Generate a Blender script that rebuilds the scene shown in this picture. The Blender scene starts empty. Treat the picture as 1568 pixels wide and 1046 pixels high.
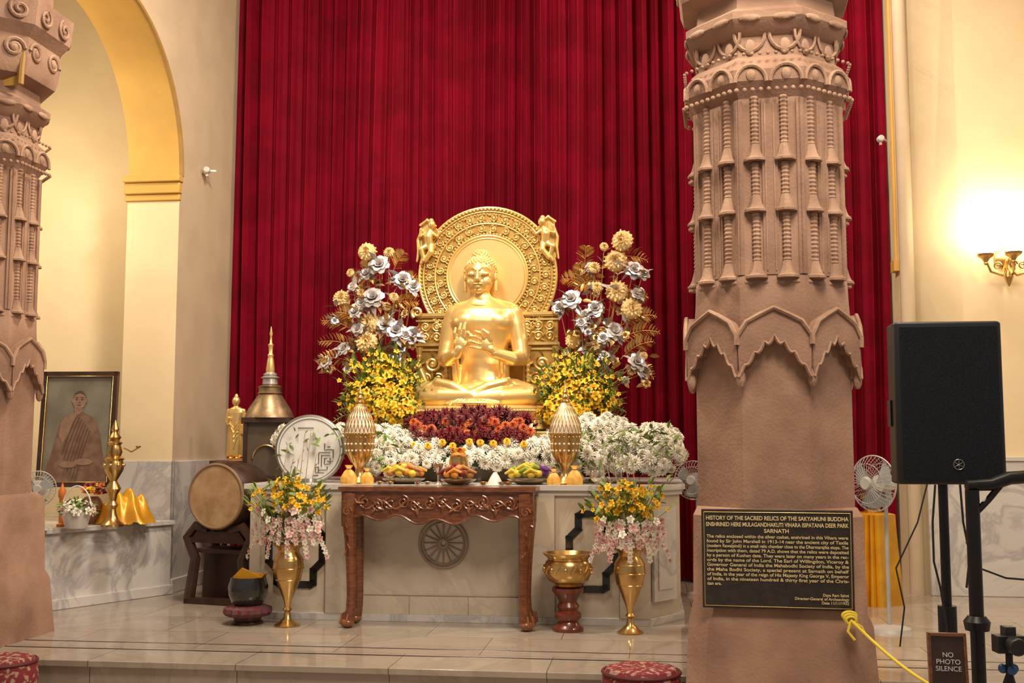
import bpy, math, random
import numpy as np
from math import sin, cos, tan, atan, pi, radians, sqrt
from mathutils import Vector, Matrix, noise, Euler
random.seed(7)
SC = bpy.context.scene
try:
    SC.view_settings.view_transform = 'Standard'
except Exception: pass
# ------------------------------------------------ survey of the real place (metres)
F = 1681.0; TH = radians(5.3); CH = 1.27
YAW = radians(-7)
c7, s7 = cos(radians(7)), sin(radians(7))
RM = Matrix.Translation((-0.5, 8.0, 0)) @ Matrix.Rotation(YAW, 4, 'Z')
def Zc(v, y): return CH + y*tan(TH+atan((523-v)/F))
def Xc(u, v, y): return (u-784)/F*y/(cos(TH)-(523-v)/F*sin(TH))
def W(u, v, y): return Vector((Xc(u, v, y), y, Zc(v, y)))
def L(u, v, ly):
    k = (u-784)/F/(cos(TH)-(523-v)/F*sin(TH))
    lx = (k*(8+c7*ly)+.5-s7*ly)/(c7+k*s7)
    y = 8-s7*lx+c7*ly
    return Vector((lx, ly, Zc(v, y)))
def LX(u, ly, v=700): return L(u, v, ly).x
def LZ(v, ly, u=784): return L(u, v, ly).z
# ------------------------------------------------ materials
MATS = {}
def M(name, col, rough=.5, metal=0., col2=None, ns=8, bump=0, bs=40, sheen=0, emit=0, coat=0, lo=.38, hi=.62, bd=.01, stretch=None, trans=0, spec=.5):
    if name in MATS: return MATS[name]
    m = bpy.data.materials.new(name); m.use_nodes = True
    nt = m.node_tree; N = nt.nodes; b = N['Principled BSDF']
    b.inputs['Base Color'].default_value = (*col, 1)
    b.inputs['Roughness'].default_value = rough
    b.inputs['Metallic'].default_value = metal
    b.inputs['Sheen Weight'].default_value = sheen
    b.inputs['Coat Weight'].default_value = coat
    b.inputs['Specular IOR Level'].default_value = spec
    if emit:
        b.inputs['Emission Color'].default_value = (*col, 1); b.inputs['Emission Strength'].default_value = emit
    tc = N.new('ShaderNodeTexCoord'); src = tc.outputs['Object']
    if stretch:
        mp = N.new('ShaderNodeMapping'); mp.inputs['Scale'].default_value = stretch
        nt.links.new(src, mp.inputs[0]); src = mp.outputs[0]
    if col2 is None: col2 = tuple(c*.86 for c in col)
    n = N.new('ShaderNodeTexNoise'); n.inputs['Scale'].default_value = ns; n.inputs['Detail'].default_value = 5
    nt.links.new(src, n.inputs['Vector'])
    r = N.new('ShaderNodeValToRGB'); r.color_ramp.elements[0].position = lo; r.color_ramp.elements[1].position = hi
    r.color_ramp.elements[0].color = (*col, 1); r.color_ramp.elements[1].color = (*col2, 1)
    nt.links.new(n.outputs['Fac'], r.inputs[0]); nt.links.new(r.outputs[0], b.inputs['Base Color'])
    if bump:
        n2 = N.new('ShaderNodeTexNoise'); n2.inputs['Scale'].default_value = bs; n2.inputs['Detail'].default_value = 6
        nt.links.new(src, n2.inputs['Vector'])
        bp = N.new('ShaderNodeBump'); bp.inputs['Strength'].default_value = bump; bp.inputs['Distance'].default_value = bd
        nt.links.new(n2.outputs['Fac'], bp.inputs['Height']); nt.links.new(bp.outputs[0], b.inputs['Normal'])
    MATS[name] = m; return m
def marble(name, base, vein, rough, tile=None, scale=1.6, mort=(.3, .25, .2)):
    m = bpy.data.materials.new(name); m.use_nodes = True
    nt = m.node_tree; N = nt.nodes; b = N['Principled BSDF']; b.inputs['Roughness'].default_value = rough
    tc = N.new('ShaderNodeTexCoord')
    n = N.new('ShaderNodeTexNoise'); n.inputs['Scale'].default_value = scale; n.inputs['Detail'].default_value = 9
    n.inputs['Roughness'].default_value = .62; n.inputs['Distortion'].default_value = 1.2
    nt.links.new(tc.outputs['Object'], n.inputs['Vector'])
    r = N.new('ShaderNodeValToRGB'); e = r.color_ramp.elements
    e[0].position = .30; e[0].color = (*base, 1); e[1].position = .72; e[1].color = (*[x*.88 for x in base], 1)
    a = e.new(.45); a.color = (*[x*.95 for x in base], 1)
    a = e.new(.50); a.color = (*vein, 1)
    a = e.new(.55); a.color = (*[x*1.02 for x in base], 1)
    nt.links.new(n.outputs['Fac'], r.inputs[0]); out = r.outputs[0]
    if tile:
        bt = N.new('ShaderNodeTexBrick'); bt.offset = .5; bt.inputs['Scale'].default_value = 1
        bt.inputs['Brick Width'].default_value = tile[0]; bt.inputs['Row Height'].default_value = tile[1]
        bt.inputs['Mortar Size'].default_value = .003; bt.inputs['Mortar'].default_value = (*mort, 1)
        bt.inputs['Color1'].default_value = (1, 1, 1, 1); bt.inputs['Color2'].default_value = (.82, .81, .80, 1)
        nt.links.new(tc.outputs['Object'], bt.inputs['Vector'])
        mx = N.new('ShaderNodeMix'); mx.data_type = 'RGBA'; mx.blend_type = 'MULTIPLY'; mx.inputs[0].default_value = 1
        nt.links.new(out, mx.inputs[6]); nt.links.new(bt.outputs['Color'], mx.inputs[7]); out = mx.outputs[2]
    nt.links.new(out, b.inputs['Base Color'])
    MATS[name] = m; return m

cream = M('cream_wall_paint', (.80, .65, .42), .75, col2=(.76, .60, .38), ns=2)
cream2 = M('shaded_cream_and_tan_trim', (.56, .44, .30), .75, col2=(.51, .40, .27), ns=3)  # darker cream: left wall's shade put into the colour; also tan edge trim
yellow_paint = M('yellow_arch_paint', (.64, .38, .085), .6, col2=(.56, .33, .075), ns=2)
sand = M('red_sandstone', (.38, .235, .165), .85, col2=(.23, .135, .095), ns=3.5, bump=.5, bs=55, bd=.006, lo=.32, hi=.7, spec=.25)
sand2 = M('carved_sandstone', (.44, .285, .20), .85, col2=(.27, .16, .11), ns=7, bump=.5, bs=70, bd=.006, lo=.32, hi=.7, spec=.25)
floor_m = marble('polished_floor_marble', (.41, .35, .29), (.34, .29, .235), .09, tile=(.9, .6), scale=1.2)
wall_marble = marble('white_marble', (.62, .59, .56), (.42, .40, .41), .25, scale=1.5)
altar_m = marble('altar_marble', (.58, .50, .395), (.50, .42, .33), .28, scale=1.8)
black_m = M('black_marble_inlay', (.012, .011, .012), .2)
joint = M('joint_line', (.25, .19, .14), .8)
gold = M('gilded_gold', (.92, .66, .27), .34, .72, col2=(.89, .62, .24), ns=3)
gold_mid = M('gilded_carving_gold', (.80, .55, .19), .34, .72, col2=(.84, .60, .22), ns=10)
gold_deep = M('gilded_recess_shade', (.38, .22, .05), .45, .6, col2=(.46, .28, .075), ns=14)  # ground behind the carving: recess shade put into a darker gold
brass = M('polished_brass', (.70, .47, .19), .25, .95, col2=(.52, .33, .12), ns=9)
wood = M('carved_teak', (.20, .065, .022), .35, col2=(.11, .033, .012), ns=14, stretch=(1, 1, 4), coat=.3)
darkwood = M('dark_wood', (.05, .022, .013), .4, col2=(.03, .013, .008), ns=10)
blackpl = M('black_plastic', (.012, .012, .014), .45)
blackmt = M('black_metal', (.015, .015, .017), .35, .4)
white_pet = M('white_petals', (.88, .85, .76), .6, col2=(.82, .77, .64), ns=14)
yel_pet = M('yellow_petals', (.86, .46, .015), .55, col2=(.84, .56, .03), ns=20)
org_pet = M('orange_petals', (.66, .17, .02), .55, col2=(.48, .06, .02), ns=20)
red_pet = M('dark_red_petals', (.22, .012, .018), .55, col2=(.12, .008, .018), ns=20)
pink_pet = M('pink_petals', (.68, .34, .34), .6, col2=(.78, .64, .56), ns=25)
green = M('green_leaves', (.09, .17, .03), .5, col2=(.20, .27, .05), ns=20)
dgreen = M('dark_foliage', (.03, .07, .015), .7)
silver_pet = M('silver_lilac_petals', (.40, .38, .43), .33, .45, col2=(.62, .57, .54), ns=14)
goldglit = M('gold_glitter', (.74, .50, .21), .35, .7, col2=(.85, .65, .32), ns=120, bump=.6, bs=250)
goldleaf = M('gold_fern', (.66, .40, .14), .35, .65)
white_pl = M('white_plastic', (.75, .74, .70), .4)
grey_pl = M('grey_plastic', (.45, .43, .40), .4)
satin = M('yellow_satin', (.75, .38, .02), .3, .25, col2=(.60, .27, .02), ns=5)
# ------------------------------------------------ mesh builder
class MB:
    def __init__(s): s.v = []; s.f = []; s.mi = []; s.sm = []; s.mats = []; s.n = 0
    def add(s, geo, mat, T=None, smooth=True):
        vs, fs = geo
        a = np.asarray(vs, dtype=float).reshape(-1, 3)
        if T is not None:
            m = np.array(T); a = a @ m[:3, :3].T + m[:3, 3]
        if mat not in s.mats: s.mats.append(mat)
        k = s.mats.index(mat); o = s.n
        s.v.append(a); s.f.extend([tuple(i+o for i in f) for f in fs])
        s.mi.extend([k]*len(fs)); s.sm.extend([smooth]*len(fs)); s.n += len(a)
        return s
    def obj(s, name, mw=None, parent=None, sharp=40, bevel=0, remesh=0, smooth=0):
        me = bpy.data.meshes.new(name+'_mesh')
        me.from_pydata(np.concatenate(s.v).tolist(), [], s.f)
        for m in s.mats: me.materials.append(m)
        me.polygons.foreach_set('material_index', s.mi); me.polygons.foreach_set('use_smooth', s.sm)
        me.update()
        if sharp and not remesh:
            try: me.set_sharp_from_angle(angle=radians(sharp))
            except Exception: pass
        ob = bpy.data.objects.new(name, me); SC.collection.objects.link(ob)
        if parent is not None: ob.parent = parent
        elif mw is not None: ob.matrix_world = mw
        if bevel:
            b = ob.modifiers.new('bev', 'BEVEL'); b.width = bevel; b.segments = 2; b.limit_method = 'ANGLE'
        if remesh:
            r = ob.modifiers.new('rm', 'REMESH'); r.mode = 'VOXEL'; r.voxel_size = remesh; r.use_smooth_shade = True
            if smooth:
                q = ob.modifiers.new('s', 'SMOOTH'); q.factor = .5; q.iterations = smooth
        return ob
def empty(name, mw):
    e = bpy.data.objects.new(name, None); SC.collection.objects.link(e); e.matrix_world = mw; e.empty_display_size = .1; return e
def box(cx, cy, cz, sx, sy, sz):
    x, y, z = sx/2, sy/2, sz/2
    v = [(cx+a*x, cy+b*y, cz+c*z) for c in (-1, 1) for b in (-1, 1) for a in (-1, 1)]
    return v, [(0, 2, 3, 1), (4, 5, 7, 6), (0, 1, 5, 4), (2, 6, 7, 3), (0, 4, 6, 2), (1, 3, 7, 5)]
def bx(x0, x1, y0, y1, z0, z1): return box((x0+x1)/2, (y0+y1)/2, (z0+z1)/2, x1-x0, y1-y0, z1-z0)
def lathe(prof, n=24, rot=0, wav=None, c=(0, 0, 0)):
    v = []; f = []
    for j, (r, z) in enumerate(prof):
        for i in range(n):
            a = 2*pi*i/n+rot; rr = r if not wav else r*(1+wav(a, j/(len(prof)-1)))
            v.append((c[0]+rr*cos(a), c[1]+rr*sin(a), c[2]+z))
    for j in range(len(prof)-1):
        for i in range(n):
            k = (i+1) % n; f.append((j*n+i, j*n+k, (j+1)*n+k, (j+1)*n+i))
    f.append(tuple(range(n-1, -1, -1))); o = (len(prof)-1)*n; f.append(tuple(o+i for i in range(n)))
    return v, f
def tube(path, rad, n=8, closed=False, caps=True):
    P = [Vector(p) for p in path]; m = len(P)
    if not hasattr(rad, '__len__'): rad = [rad]*m
    v = []; f = []; up = None
    for i in range(m):
        if closed: t = P[(i+1) % m]-P[i-1]
        else: t = P[min(i+1, m-1)]-P[max(i-1, 0)]
        if t.length < 1e-9: t = Vector((0, 0, 1))
        t.normalize()
        if up is None:
            up = Vector((0, 0, 1)) if abs(t.z) < .9 else Vector((1, 0, 0))
        up = (up-t*up.dot(t))
        if up.length < 1e-6: up = t.orthogonal()
        up.normalize(); sd = t.cross(up)
        for k in range(n):
            a = 2*pi*k/n; q = P[i]+(sd*cos(a)+up*sin(a))*rad[i]; v.append(tuple(q))
    for i in range(m if closed else m-1):
        j = (i+1) % m
        for k in range(n):
            l = (k+1) % n; f.append((i*n+k, i*n+l, j*n+l, j*n+k))
    if not closed and caps:
        f.append(tuple(range(n-1, -1, -1))); f.append(tuple((m-1)*n+k for k in range(n)))
    return v, f
def sph(c, r, nu=16, nv=10):
    if not hasattr(r, '__len__'): r = (r, r, r)
    v = []; f = []
    for j in range(1, nv):
        t = pi*j/nv
        for i in range(nu):
            a = 2*pi*i/nu; v.append((c[0]+r[0]*sin(t)*cos(a), c[1]+r[1]*sin(t)*sin(a), c[2]-r[2]*cos(t)))
    for j in range(nv-2):
        for i in range(nu):
            k = (i+1) % nu; f.append((j*nu+i, j*nu+k, (j+1)*nu+k, (j+1)*nu+i))
    b = len(v); v.append((c[0], c[1], c[2]-r[2])); v.append((c[0], c[1], c[2]+r[2]))
    for i in range(nu):
        k = (i+1) % nu; f.append((b, k, i)); o = (nv-2)*nu; f.append((b+1, o+i, o+k))
    return v, f
def prism(poly, a0, a1, axis='z'):
    n = len(poly)
    def mk(p, a):
        if axis == 'z': return (p[0], p[1], a)
        if axis == 'y': return (p[0], a, p[1])
        return (a, p[0], p[1])
    v = [mk(p, a0) for p in poly]+[mk(p, a1) for p in poly]
    f = [tuple(range(n-1, -1, -1)), tuple(range(n, 2*n))]+[(i, (i+1) % n, n+(i+1) % n, n+i) for i in range(n)]
    return v, f
def limb(mb, mat, pts, rad, n=12, T=None):
    mb.add(tube(pts, rad, n), mat, T)
    for p, r in zip(pts, rad): mb.add(sph(p, r, n, 8), mat, T)
def loft(rings, n=32, e=2.2):
    v = []; f = []
    for (cx, cy, z, hw, hd) in rings:
        for i in range(n):
            a = 2*pi*i/n; ca, sa = cos(a), sin(a)
            v.append((cx+hw*math.copysign(abs(ca)**(2/e), ca), cy+hd*math.copysign(abs(sa)**(2/e), sa), z))
    for j in range(len(rings)-1):
        for i in range(n):
            k = (i+1) % n; f.append((j*n+i, j*n+k, (j+1)*n+k, (j+1)*n+i))
    f.append(tuple(range(n-1, -1, -1))); o = (len(rings)-1)*n; f.append(tuple(o+i for i in range(n)))
    return v, f
def spiral(c, r, turns=1.5, a0=0, flip=1, n=22, rmin=.12):
    return [(c[0]+flip*(r*(1-(1-rmin)*t/(n-1)))*cos(a0+2*pi*turns*t/(n-1)), c[1], c[2]+(r*(1-(1-rmin)*t/(n-1)))*sin(a0+2*pi*turns*t/(n-1))) for t in range(n)]
def align(n, roll=0, s=1, loc=(0, 0, 0)):
    q = Vector(n).normalized().to_track_quat('Z', 'Y').to_matrix().to_4x4()
    return Matrix.Translation(loc) @ q @ Matrix.Rotation(roll, 4, 'Z') @ Matrix.Diagonal((s, s, s, 1))
def petal(ang, el, l0, l1, w, curl=.15):
    ca, sa = cos(ang), sin(ang); out = []
    for (t, ww, cz) in ((0, .35, 0), (.55, 1, curl), (1, .35, -.05)):
        d = l0+(l1-l0)*t; r = d*cos(el); z = d*sin(el)+cz*l1
        for sg in (-1, 1): out.append((r*ca-sg*ww*w*sa, r*sa+sg*ww*w*ca, z))
    return out, [(0, 1, 3, 2), (2, 3, 5, 4)]
def flower(layers):
    v = []; f = []
    for (n, el, l0, l1, w) in layers:
        off = random.random()*6
        for i in range(n):
            pv, pf = petal(2*pi*i/n+off, radians(el+random.uniform(-6, 6)), l0, l1*random.uniform(.9, 1.05), w)
            o = len(v); v += pv; f += [tuple(k+o for k in q) for q in pf]
    return np.array(v), f
MUM = [flower([(15, -8, .1, 1, .15), (15, 15, .1, 1, .14), (12, 38, .1, .92, .13), (9, 62, .05, .85, .12), (6, 82, 0, .78, .1)]) for _ in range(4)]
BLOS = [flower([(5, 25, .05, 1, .36), (3, 60, 0, .6, .2)]) for _ in range(4)]
PEO = [flower([(6, 10, .1, 1, .48), (6, 32, .1, .9, .42), (5, 55, .05, .75, .34), (4, 75, 0, .6, .25)]) for _ in range(3)]
SPK = [flower([(9, 12, .05, 1, .11), (8, 40, .05, 1, .10), (6, 68, 0, 1, .09)]) for _ in range(3)]
LEAF = (np.array([(0, 0, 0), (-.16, .35, .05), (0, .38, 0), (.16, .35, .05), (-.13, .7, .03), (0, .72, -.02), (.13, .7, .03), (0, 1, -.1)]),
        [(0, 2, 1), (0, 3, 2), (1, 2, 5, 4), (2, 3, 6, 5), (4, 5, 7), (5, 6, 7)])
def put(mb, tmpl, mat, loc, nrm, s):
    t = random.choice(tmpl) if isinstance(tmpl, list) else tmpl
    mb.add(t, mat, align(nrm, random.random()*6.28, s, loc))
def leaf(mb, mat, loc, d, s, wid=1):
    q = Vector(d).normalized().to_track_quat('Y', 'Z').to_matrix().to_4x4()
    mb.add(LEAF, mat, Matrix.Translation(loc) @ q @ Matrix.Rotation(random.uniform(-1, 1), 4, 'Y') @ Matrix.Diagonal((s*wid, s, s, 1)))
def cluster(mb, tmpl, mats, u, v, ru, rv, ly, dep, size, dens=1.5, core=dgreen, leaves=0, jit=.25, low=-.7):
    c = L(u, v, ly); k = (8+ly)/F; rx, rz, ry = ru*k, rv*k, dep
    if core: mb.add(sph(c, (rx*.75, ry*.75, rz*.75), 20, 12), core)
    area = 4*pi*(((rx*ry)**1.6+(rx*rz)**1.6+(ry*rz)**1.6)/3)**(1/1.6)
    n = max(6, int(area/(pi*size*size)*dens))
    for i in range(n):
        z = 1-2*(i+.5)/n; a = i*2.39996; r = sqrt(1-z*z); d = Vector((r*cos(a), r*sin(a), z))
        if d.y > .45 or d.z < low: continue
        p = c+Vector((d.x*rx, d.y*ry, d.z*rz))*(1+random.uniform(-jit, jit)*.6)+Vector((random.uniform(-1, 1), 0, random.uniform(-1, 1)))*size*.3
        nn = Vector((d.x/rx, d.y/ry, d.z/rz)).normalized()+Vector((random.uniform(-.4, .4), -.5, .2+random.uniform(-.4, .4)))
        put(mb, tmpl, random.choice(mats), p, nn, size*random.uniform(.75, 1.2))
        for _ in range(leaves):
            leaf(mb, green, p-nn.normalized()*size*.3, nn+Vector((random.uniform(-1, 1), random.uniform(-1, .2), random.uniform(-1, 1))), size*1.8)
def fern(mb, mat, p0, p1, w, n=12, droop=.15):
    p0 = Vector(p0); p1 = Vector(p1); ln = (p1-p0).length; pts = []
    for i in range(n+1):
        t = i/n; pts.append(p0.lerp(p1, t)+Vector((0, 0, ln*droop*(4*t*(1-t)-t*t*.6))))
    mb.add(tube(pts, .0035, 5), mat)
    side = (p1-p0).cross(Vector((0, 1, 0))).normalized()
    for i in range(2, n+1):
        t = i/n; d = (pts[i]-pts[i-1]).normalized(); l = w*sin(pi*min(1, t*.8+.15))
        for sg in (-1, 1): leaf(mb, mat, pts[i], d*.8+side*sg, l+.012, 1.1)
# ------------------------------------------------ ROOM SHELL
H = 6.4
m = MB(); m.add(bx(-7, 7.5, -1.62, 2.75, -.17, 0), floor_m, smooth=False)
m.add(bx(-7, 7.5, -1.65, -1.5, -.035, .002), floor_m, smooth=False)
for ly0, w in ((-1.28, .022), (-1.05, .014)): m.add(bx(-3, 5, ly0, ly0+w, -.01, .0025), black_m, smooth=False)
m.obj('floor', RM, bevel=.004)
m = MB(); m.add(bx(-9, 9, -9, -1.62, -.4, -.17), marble('lower_floor_marble', (.5, .40, .31), (.3, .22, .18), .2, tile=(.6, .6)), smooth=False); m.obj('floor_lower', RM)
m = MB(); m.add(bx(-9, 9, -9, 3, H, H+.1), cream, smooth=False); m.obj('ceiling', RM)
m = MB(); m.add(bx(-2.65, 4.2, 2.66, 2.75, 0, H), cream, smooth=False); m.obj('wall_back', RM)
JX0, JX1, JY, R, ZS = -3.08, -2.60, 1.22, 1.25, 3.62
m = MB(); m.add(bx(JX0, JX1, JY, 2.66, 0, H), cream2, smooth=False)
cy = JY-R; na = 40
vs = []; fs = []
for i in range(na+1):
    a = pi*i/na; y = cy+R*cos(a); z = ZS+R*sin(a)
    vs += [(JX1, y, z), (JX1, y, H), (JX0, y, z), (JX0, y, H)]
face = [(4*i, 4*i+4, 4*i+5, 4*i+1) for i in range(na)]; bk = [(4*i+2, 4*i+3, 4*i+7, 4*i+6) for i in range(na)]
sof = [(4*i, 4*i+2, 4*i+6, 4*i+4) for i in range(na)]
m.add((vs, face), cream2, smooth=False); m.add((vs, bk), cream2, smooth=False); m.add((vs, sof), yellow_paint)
m.add(bx(JX0, JX1, cy-R-.5, cy-R, 4.25, H), cream, smooth=False)
m.add(bx(JX0, JX1-.002, JY-.004, JY, 0, ZS), cream, smooth=False)
m.obj('wall_left', RM)
m = MB()
for z0, z1, p in ((3.40, 3.46, .025), (3.46, 3.56, .05), (3.56, 3.62, .08)):
    m.add(bx(JX0-.02, JX1+p*.3, JY-p, JY+.02, z0, z1), yellow_paint, smooth=False)
m.obj('trim_impost', RM, bevel=.01)
m = MB(); pts = []
for i in range(na+1):
    a = pi*i/na; pts.append((JX1+.005, cy+(R+.015)*cos(a), ZS+(R+.015)*sin(a)))
m.add(tube(pts, .022, 8), M('arch_edge_brown', (.36, .20, .05), .6)); m.obj('trim_arch_edge', RM)
m = MB(); m.add(bx(-7, JX0, 1.75, 1.9, 0, H), cream, smooth=False); m.obj('wall_aisle', RM)
m = MB(); m.add(bx(JX1, JX1+.03, JY-.03, 2.6, 0, 1.12), wall_marble, smooth=False); m.add(bx(JX0, JX1+.03, JY-.03, JY, 0, 1.12), wall_marble, smooth=False)
m.add(bx(JX1, JX1+.05, JY-.05, 2.6, 0, .12), wall_marble, smooth=False); m.obj('trim_dado_left', RM, bevel=.006)
m = MB(); bp = [(-3.40, -.45), (-3.09, .12), (-2.56, 1.16), (-3.09, 1.17), (-3.09, 1.74), (-6, 1.74), (-6, -.45)]
m.add(prism(bp, 0, .58), wall_marble, smooth=False)
bp2 = [(-3.37, -.45), (-3.06, .10), (-2.53, 1.16), (-3.09, 1.17), (-3.09, 1.74), (-6, 1.74), (-6, -.45)]
m.add(prism(bp2, .58, .62), wall_marble, smooth=False); m.add(prism(bp2, 0, .08), wall_marble, smooth=False)
m.obj('marble_bench', RM, bevel=.005)
RX, RJ = 3.72, 1.86
m = MB(); m.add(bx(RX, RX+.45, RJ, 2.66, 0, H), cream, smooth=False)
m.add(bx(RX, 8, RJ, RJ+.15, 0, H), cream, smooth=False)
m.obj('wall_right', RM)
m = MB(); m.add(tube([(RX-.005, RJ, 0), (RX-.005, RJ, H)], .06, 10), cream2); m.add(tube([(RX-.01, RJ+.35, 2.9), (RX-.01, RJ+.35, H)], .02, 8), yellow_paint)
m.add(bx(RX-.05, RX+.01, RJ+.28, RJ+.42, 2.8, 2.9), yellow_paint); m.obj('trim_pilaster', RM)
m = MB(); m.add(bx(RX+.1, 8, RJ-.04, RJ, 0, 1.12), wall_marble, smooth=False); m.add(bx(RX+.1, 8, RJ-.055, RJ, 1.12, 1.16), wall_marble, smooth=False)
m.obj('trim_dado_right', RM, bevel=.006)
# ------------------------------------------------ CURTAIN
cur = M('crimson_velvet_curtain', (.225, .001, .016), .75, col2=(.16, .001, .010), ns=3, spec=.15)
m = MB(); nx, nz = 1500, 14; x0, x1 = -2.585, 3.70; vs = []; fs = []
for j in range(nz+1):
    z = .02+(H-.15)*j/nz
    for i in range(nx+1):
        x = x0+(x1-x0)*i/nx
        ph = 2*pi*x/.150+3.6*noise.noise(Vector((x*1.1, z*.10, 0)))+1.9*noise.noise(Vector((x*3.3, z*.12, 7)))
        a = .145+.11*noise.noise(Vector((x*5.1, z*.08, 3)))
        y = 2.60-a*abs(sin(ph/2))**.85-.014*sin(2.0*ph+1)
        y += .05*noise.noise(Vector((x*1.6, z*.1, 11)))
        vs.append((x+.018*sin(ph)*.8, min(y, 2.65), z))
for j in range(nz):
    for i in range(nx): a = j*(nx+1)+i; fs.append((a, a+1, a+nx+2, a+nx+1))
m.add((vs, fs), cur); m.obj('red_curtain', RM, sharp=0)
# ------------------------------------------------ PILLARS
def octf(a): return a/cos(pi/8)
def pillar(name, mw, zb, plaque=False):
    m = MB(); rot = pi/8
    def ring(hw, ch, z): return [(-hw, -hw+ch, z), (-hw+ch, -hw, z), (hw-ch, -hw, z), (hw, -hw+ch, z), (hw, hw-ch, z), (hw-ch, hw, z), (-hw+ch, hw, z), (-hw, hw-ch, z)]
    rr = [(.485, .10, zb), (.455, .10, .36), (.43, .10, .42), (.425, .12, .90), (.405, .16, .94)]
    v = []; f = []
    for r in rr: v += ring(*r)
    for j in range(len(rr)-1):
        for i in range(8): k = (i+1) % 8; f.append((j*8+i, j*8+k, j*8+8+k, j*8+8+i))
    f.append(tuple(len(v)-8+i for i in range(8))); m.add((v, f), sand, smooth=False)
    prof = [(.402, .92), (.402, 1.9), (.405, 1.93), (.40, 2.0), (.395, 2.12), (.385, 2.14), (.375, 3.08), (.40, 3.12), (.43, 3.16), (.435, 3.22), (.40, 3.28), (.365, 3.31), (.36, 3.42), (.40, 3.45), (.43, 3.5), (.43, 3.54), (.37, 3.58), (.36, 3.66), (.45, 3.70), (.47, 3.76), (.47, 3.95), (.53, 4.02), (.55, 4.2), (.42, 4.25), (.42, H)]
    m.add(lathe([(octf(a), z) for a, z in prof], 8, rot), sand, smooth=False)
    for k in range(8):
        T = Matrix.Rotation(k*pi/4, 4, 'Z'); w = .185; z0, z1 = 1.60, 1.95
        low = []; n = 36
        for i in range(n+1):
            t = -1+2*i/n; base = (1-abs(t)**1.5)*.17+.03; scal = .035*abs(sin(pi*3.5*abs(t)))
            low.append((t*w*.96, z0+base-scal*(1-abs(t)*.3)+.02*(1-abs(t))))
        top = [(w, z0+.22), (w*.75, z0+.29), (w*.4, z0+.325), (0, z1+.01), (-w*.4, z0+.325), (-w*.75, z0+.29), (-w, z0+.22)]
        m.add(prism(low+top, -.452, -.395, 'y'), sand, T, smooth=False)
        tp = [(x, -.455, z) for x, z in [(w, z0+.17)]+top+[(-w, z0+.17)]]
        m.add(tube(tp, .013, 6), sand2, T)
        m.add(sph((w*1.0, -.425, z0-.0), (.025, .025, .05), 8, 6), sand2, T)
        m.add(tube([(x, -.452, z) for x, z in low], .009, 5), sand2, T)
        for q in (-1, 1):
            cx = q*.09; arc = [(cx+.08*cos(a), -.437+.0*a, 3.15+.09*sin(a)) for a in np.linspace(0, pi, 12)]
            m.add(tube(arc, .011, 6), sand2, T); m.add(sph((cx, -.425, 3.19), (.03, .02, .035), 8, 6), sand2, T)
            m.add(tube([(cx+.08*cos(a), -.37, 3.44-.10*sin(a)) for a in np.linspace(0, pi, 10)], .010, 5), sand2, T)
            m.add(sph((cx, -.37, 3.36), (.03, .012, .045), 8, 6), sand2, T)
            m.add(sph((cx, -.43, 3.50), (.06, .012, .02), 8, 6), sand2, T)
            m.add(tube(spiral((cx*1.2, -.475, 3.86), .070, 1.7, 0, q), .014, 6), sand2, T)
            m.add(sph((cx*1.2, -.475, 3.86), (.03, .02, .03), 8, 6), sand2, T)
            m.add(tube(spiral((cx*1.3, -.545, 4.1), .07, 1.5, 2, q), .013, 6), sand2, T)
        for i in range(9):
            m.add(sph(((i-4)*.041, -.445, 3.105), .013, 6, 5), sand2, T); m.add(sph(((i-4)*.041, -.44, 3.30), .010, 6, 5), sand2, T)
        for i in range(4): m.add(sph(((i-1.5)*.08, -.392, 2.10), (.03, .01, .012), 6, 5), sand2, T)
        # flat fluted panels between the carved ropes
        for xx, hw_ in ((-.154, .016), (0, .040), (.154, .016)):
            m.add(bx(xx-hw_, xx+hw_, -.392, -.37, 2.14, 3.07), sand, T, smooth=False)
        for xx in (-.022, .022): m.add(bx(xx-.003, xx+.003, -.396, -.37, 2.16, 3.05), sand2, T, smooth=False)
    for tier, (zt, zbm) in enumerate(((3.09, 2.74), (2.74, 2.47), (2.47, 2.12))):
        for k in range(16):
            a = 2*pi*(k+.5)/16
            am = ((a+pi/8) % (pi/4))-pi/8; rr_ = (.376+.004*tier)/cos(am)
            C = (rr_*cos(a), rr_*sin(a), 0)
            zz_ = list(np.arange(zbm+.085, zt, .011))
            m.add(lathe([(.024 if i % 2 else .019, z) for i, z in enumerate(zz_)], 8, c=C), sand2)
            m.add(lathe([(.060, zbm), (.060, zbm+.012), (.048, zbm+.020), (.036, zbm+.045), (.028, zbm+.075), (.024, zbm+.09)], 8, rot=a+pi/8, c=C), sand2, smooth=False)
    return m.obj(name, mw, sharp=30)
PR = Matrix.Translation(W(1184, 700, 6.0)*1.0).copy(); PR.translation.z = 0
PR = PR @ Matrix.Rotation(radians(-11), 4, 'Z')
pillar('sandstone_pillar', PR, -.17)
px = Xc(-55, 600, 7.3); PL = Matrix.Translation((px, 7.3, 0)) @ Matrix.Rotation(radians(-7), 4, 'Z')
pillar('sandstone_pillar.001', PL, 0)
PQ = PR @ Matrix.Translation((-.012, -.462, .695)) @ Matrix.Rotation(radians(3), 4, 'X')
e = empty('inscribed_plaque', PQ)
stone = M('black_granite', (.018, .015, .014), .35, col2=(.03, .024, .02), ns=30)
m = MB(); m.add(box(0, 0, 0, .735, .03, .49), stone, smooth=False)
for a, b_ in (((-.355, -.233), (.355, -.233)), ((.355, -.233), (.355, .233)), ((.355, .233), (-.355, .233)), ((-.355, .233), (-.355, -.233))):
    m.add(tube([(a[0], -.017, a[1]), (b_[0], -.017, b_[1])], .002, 5), gold_mid)
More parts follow.
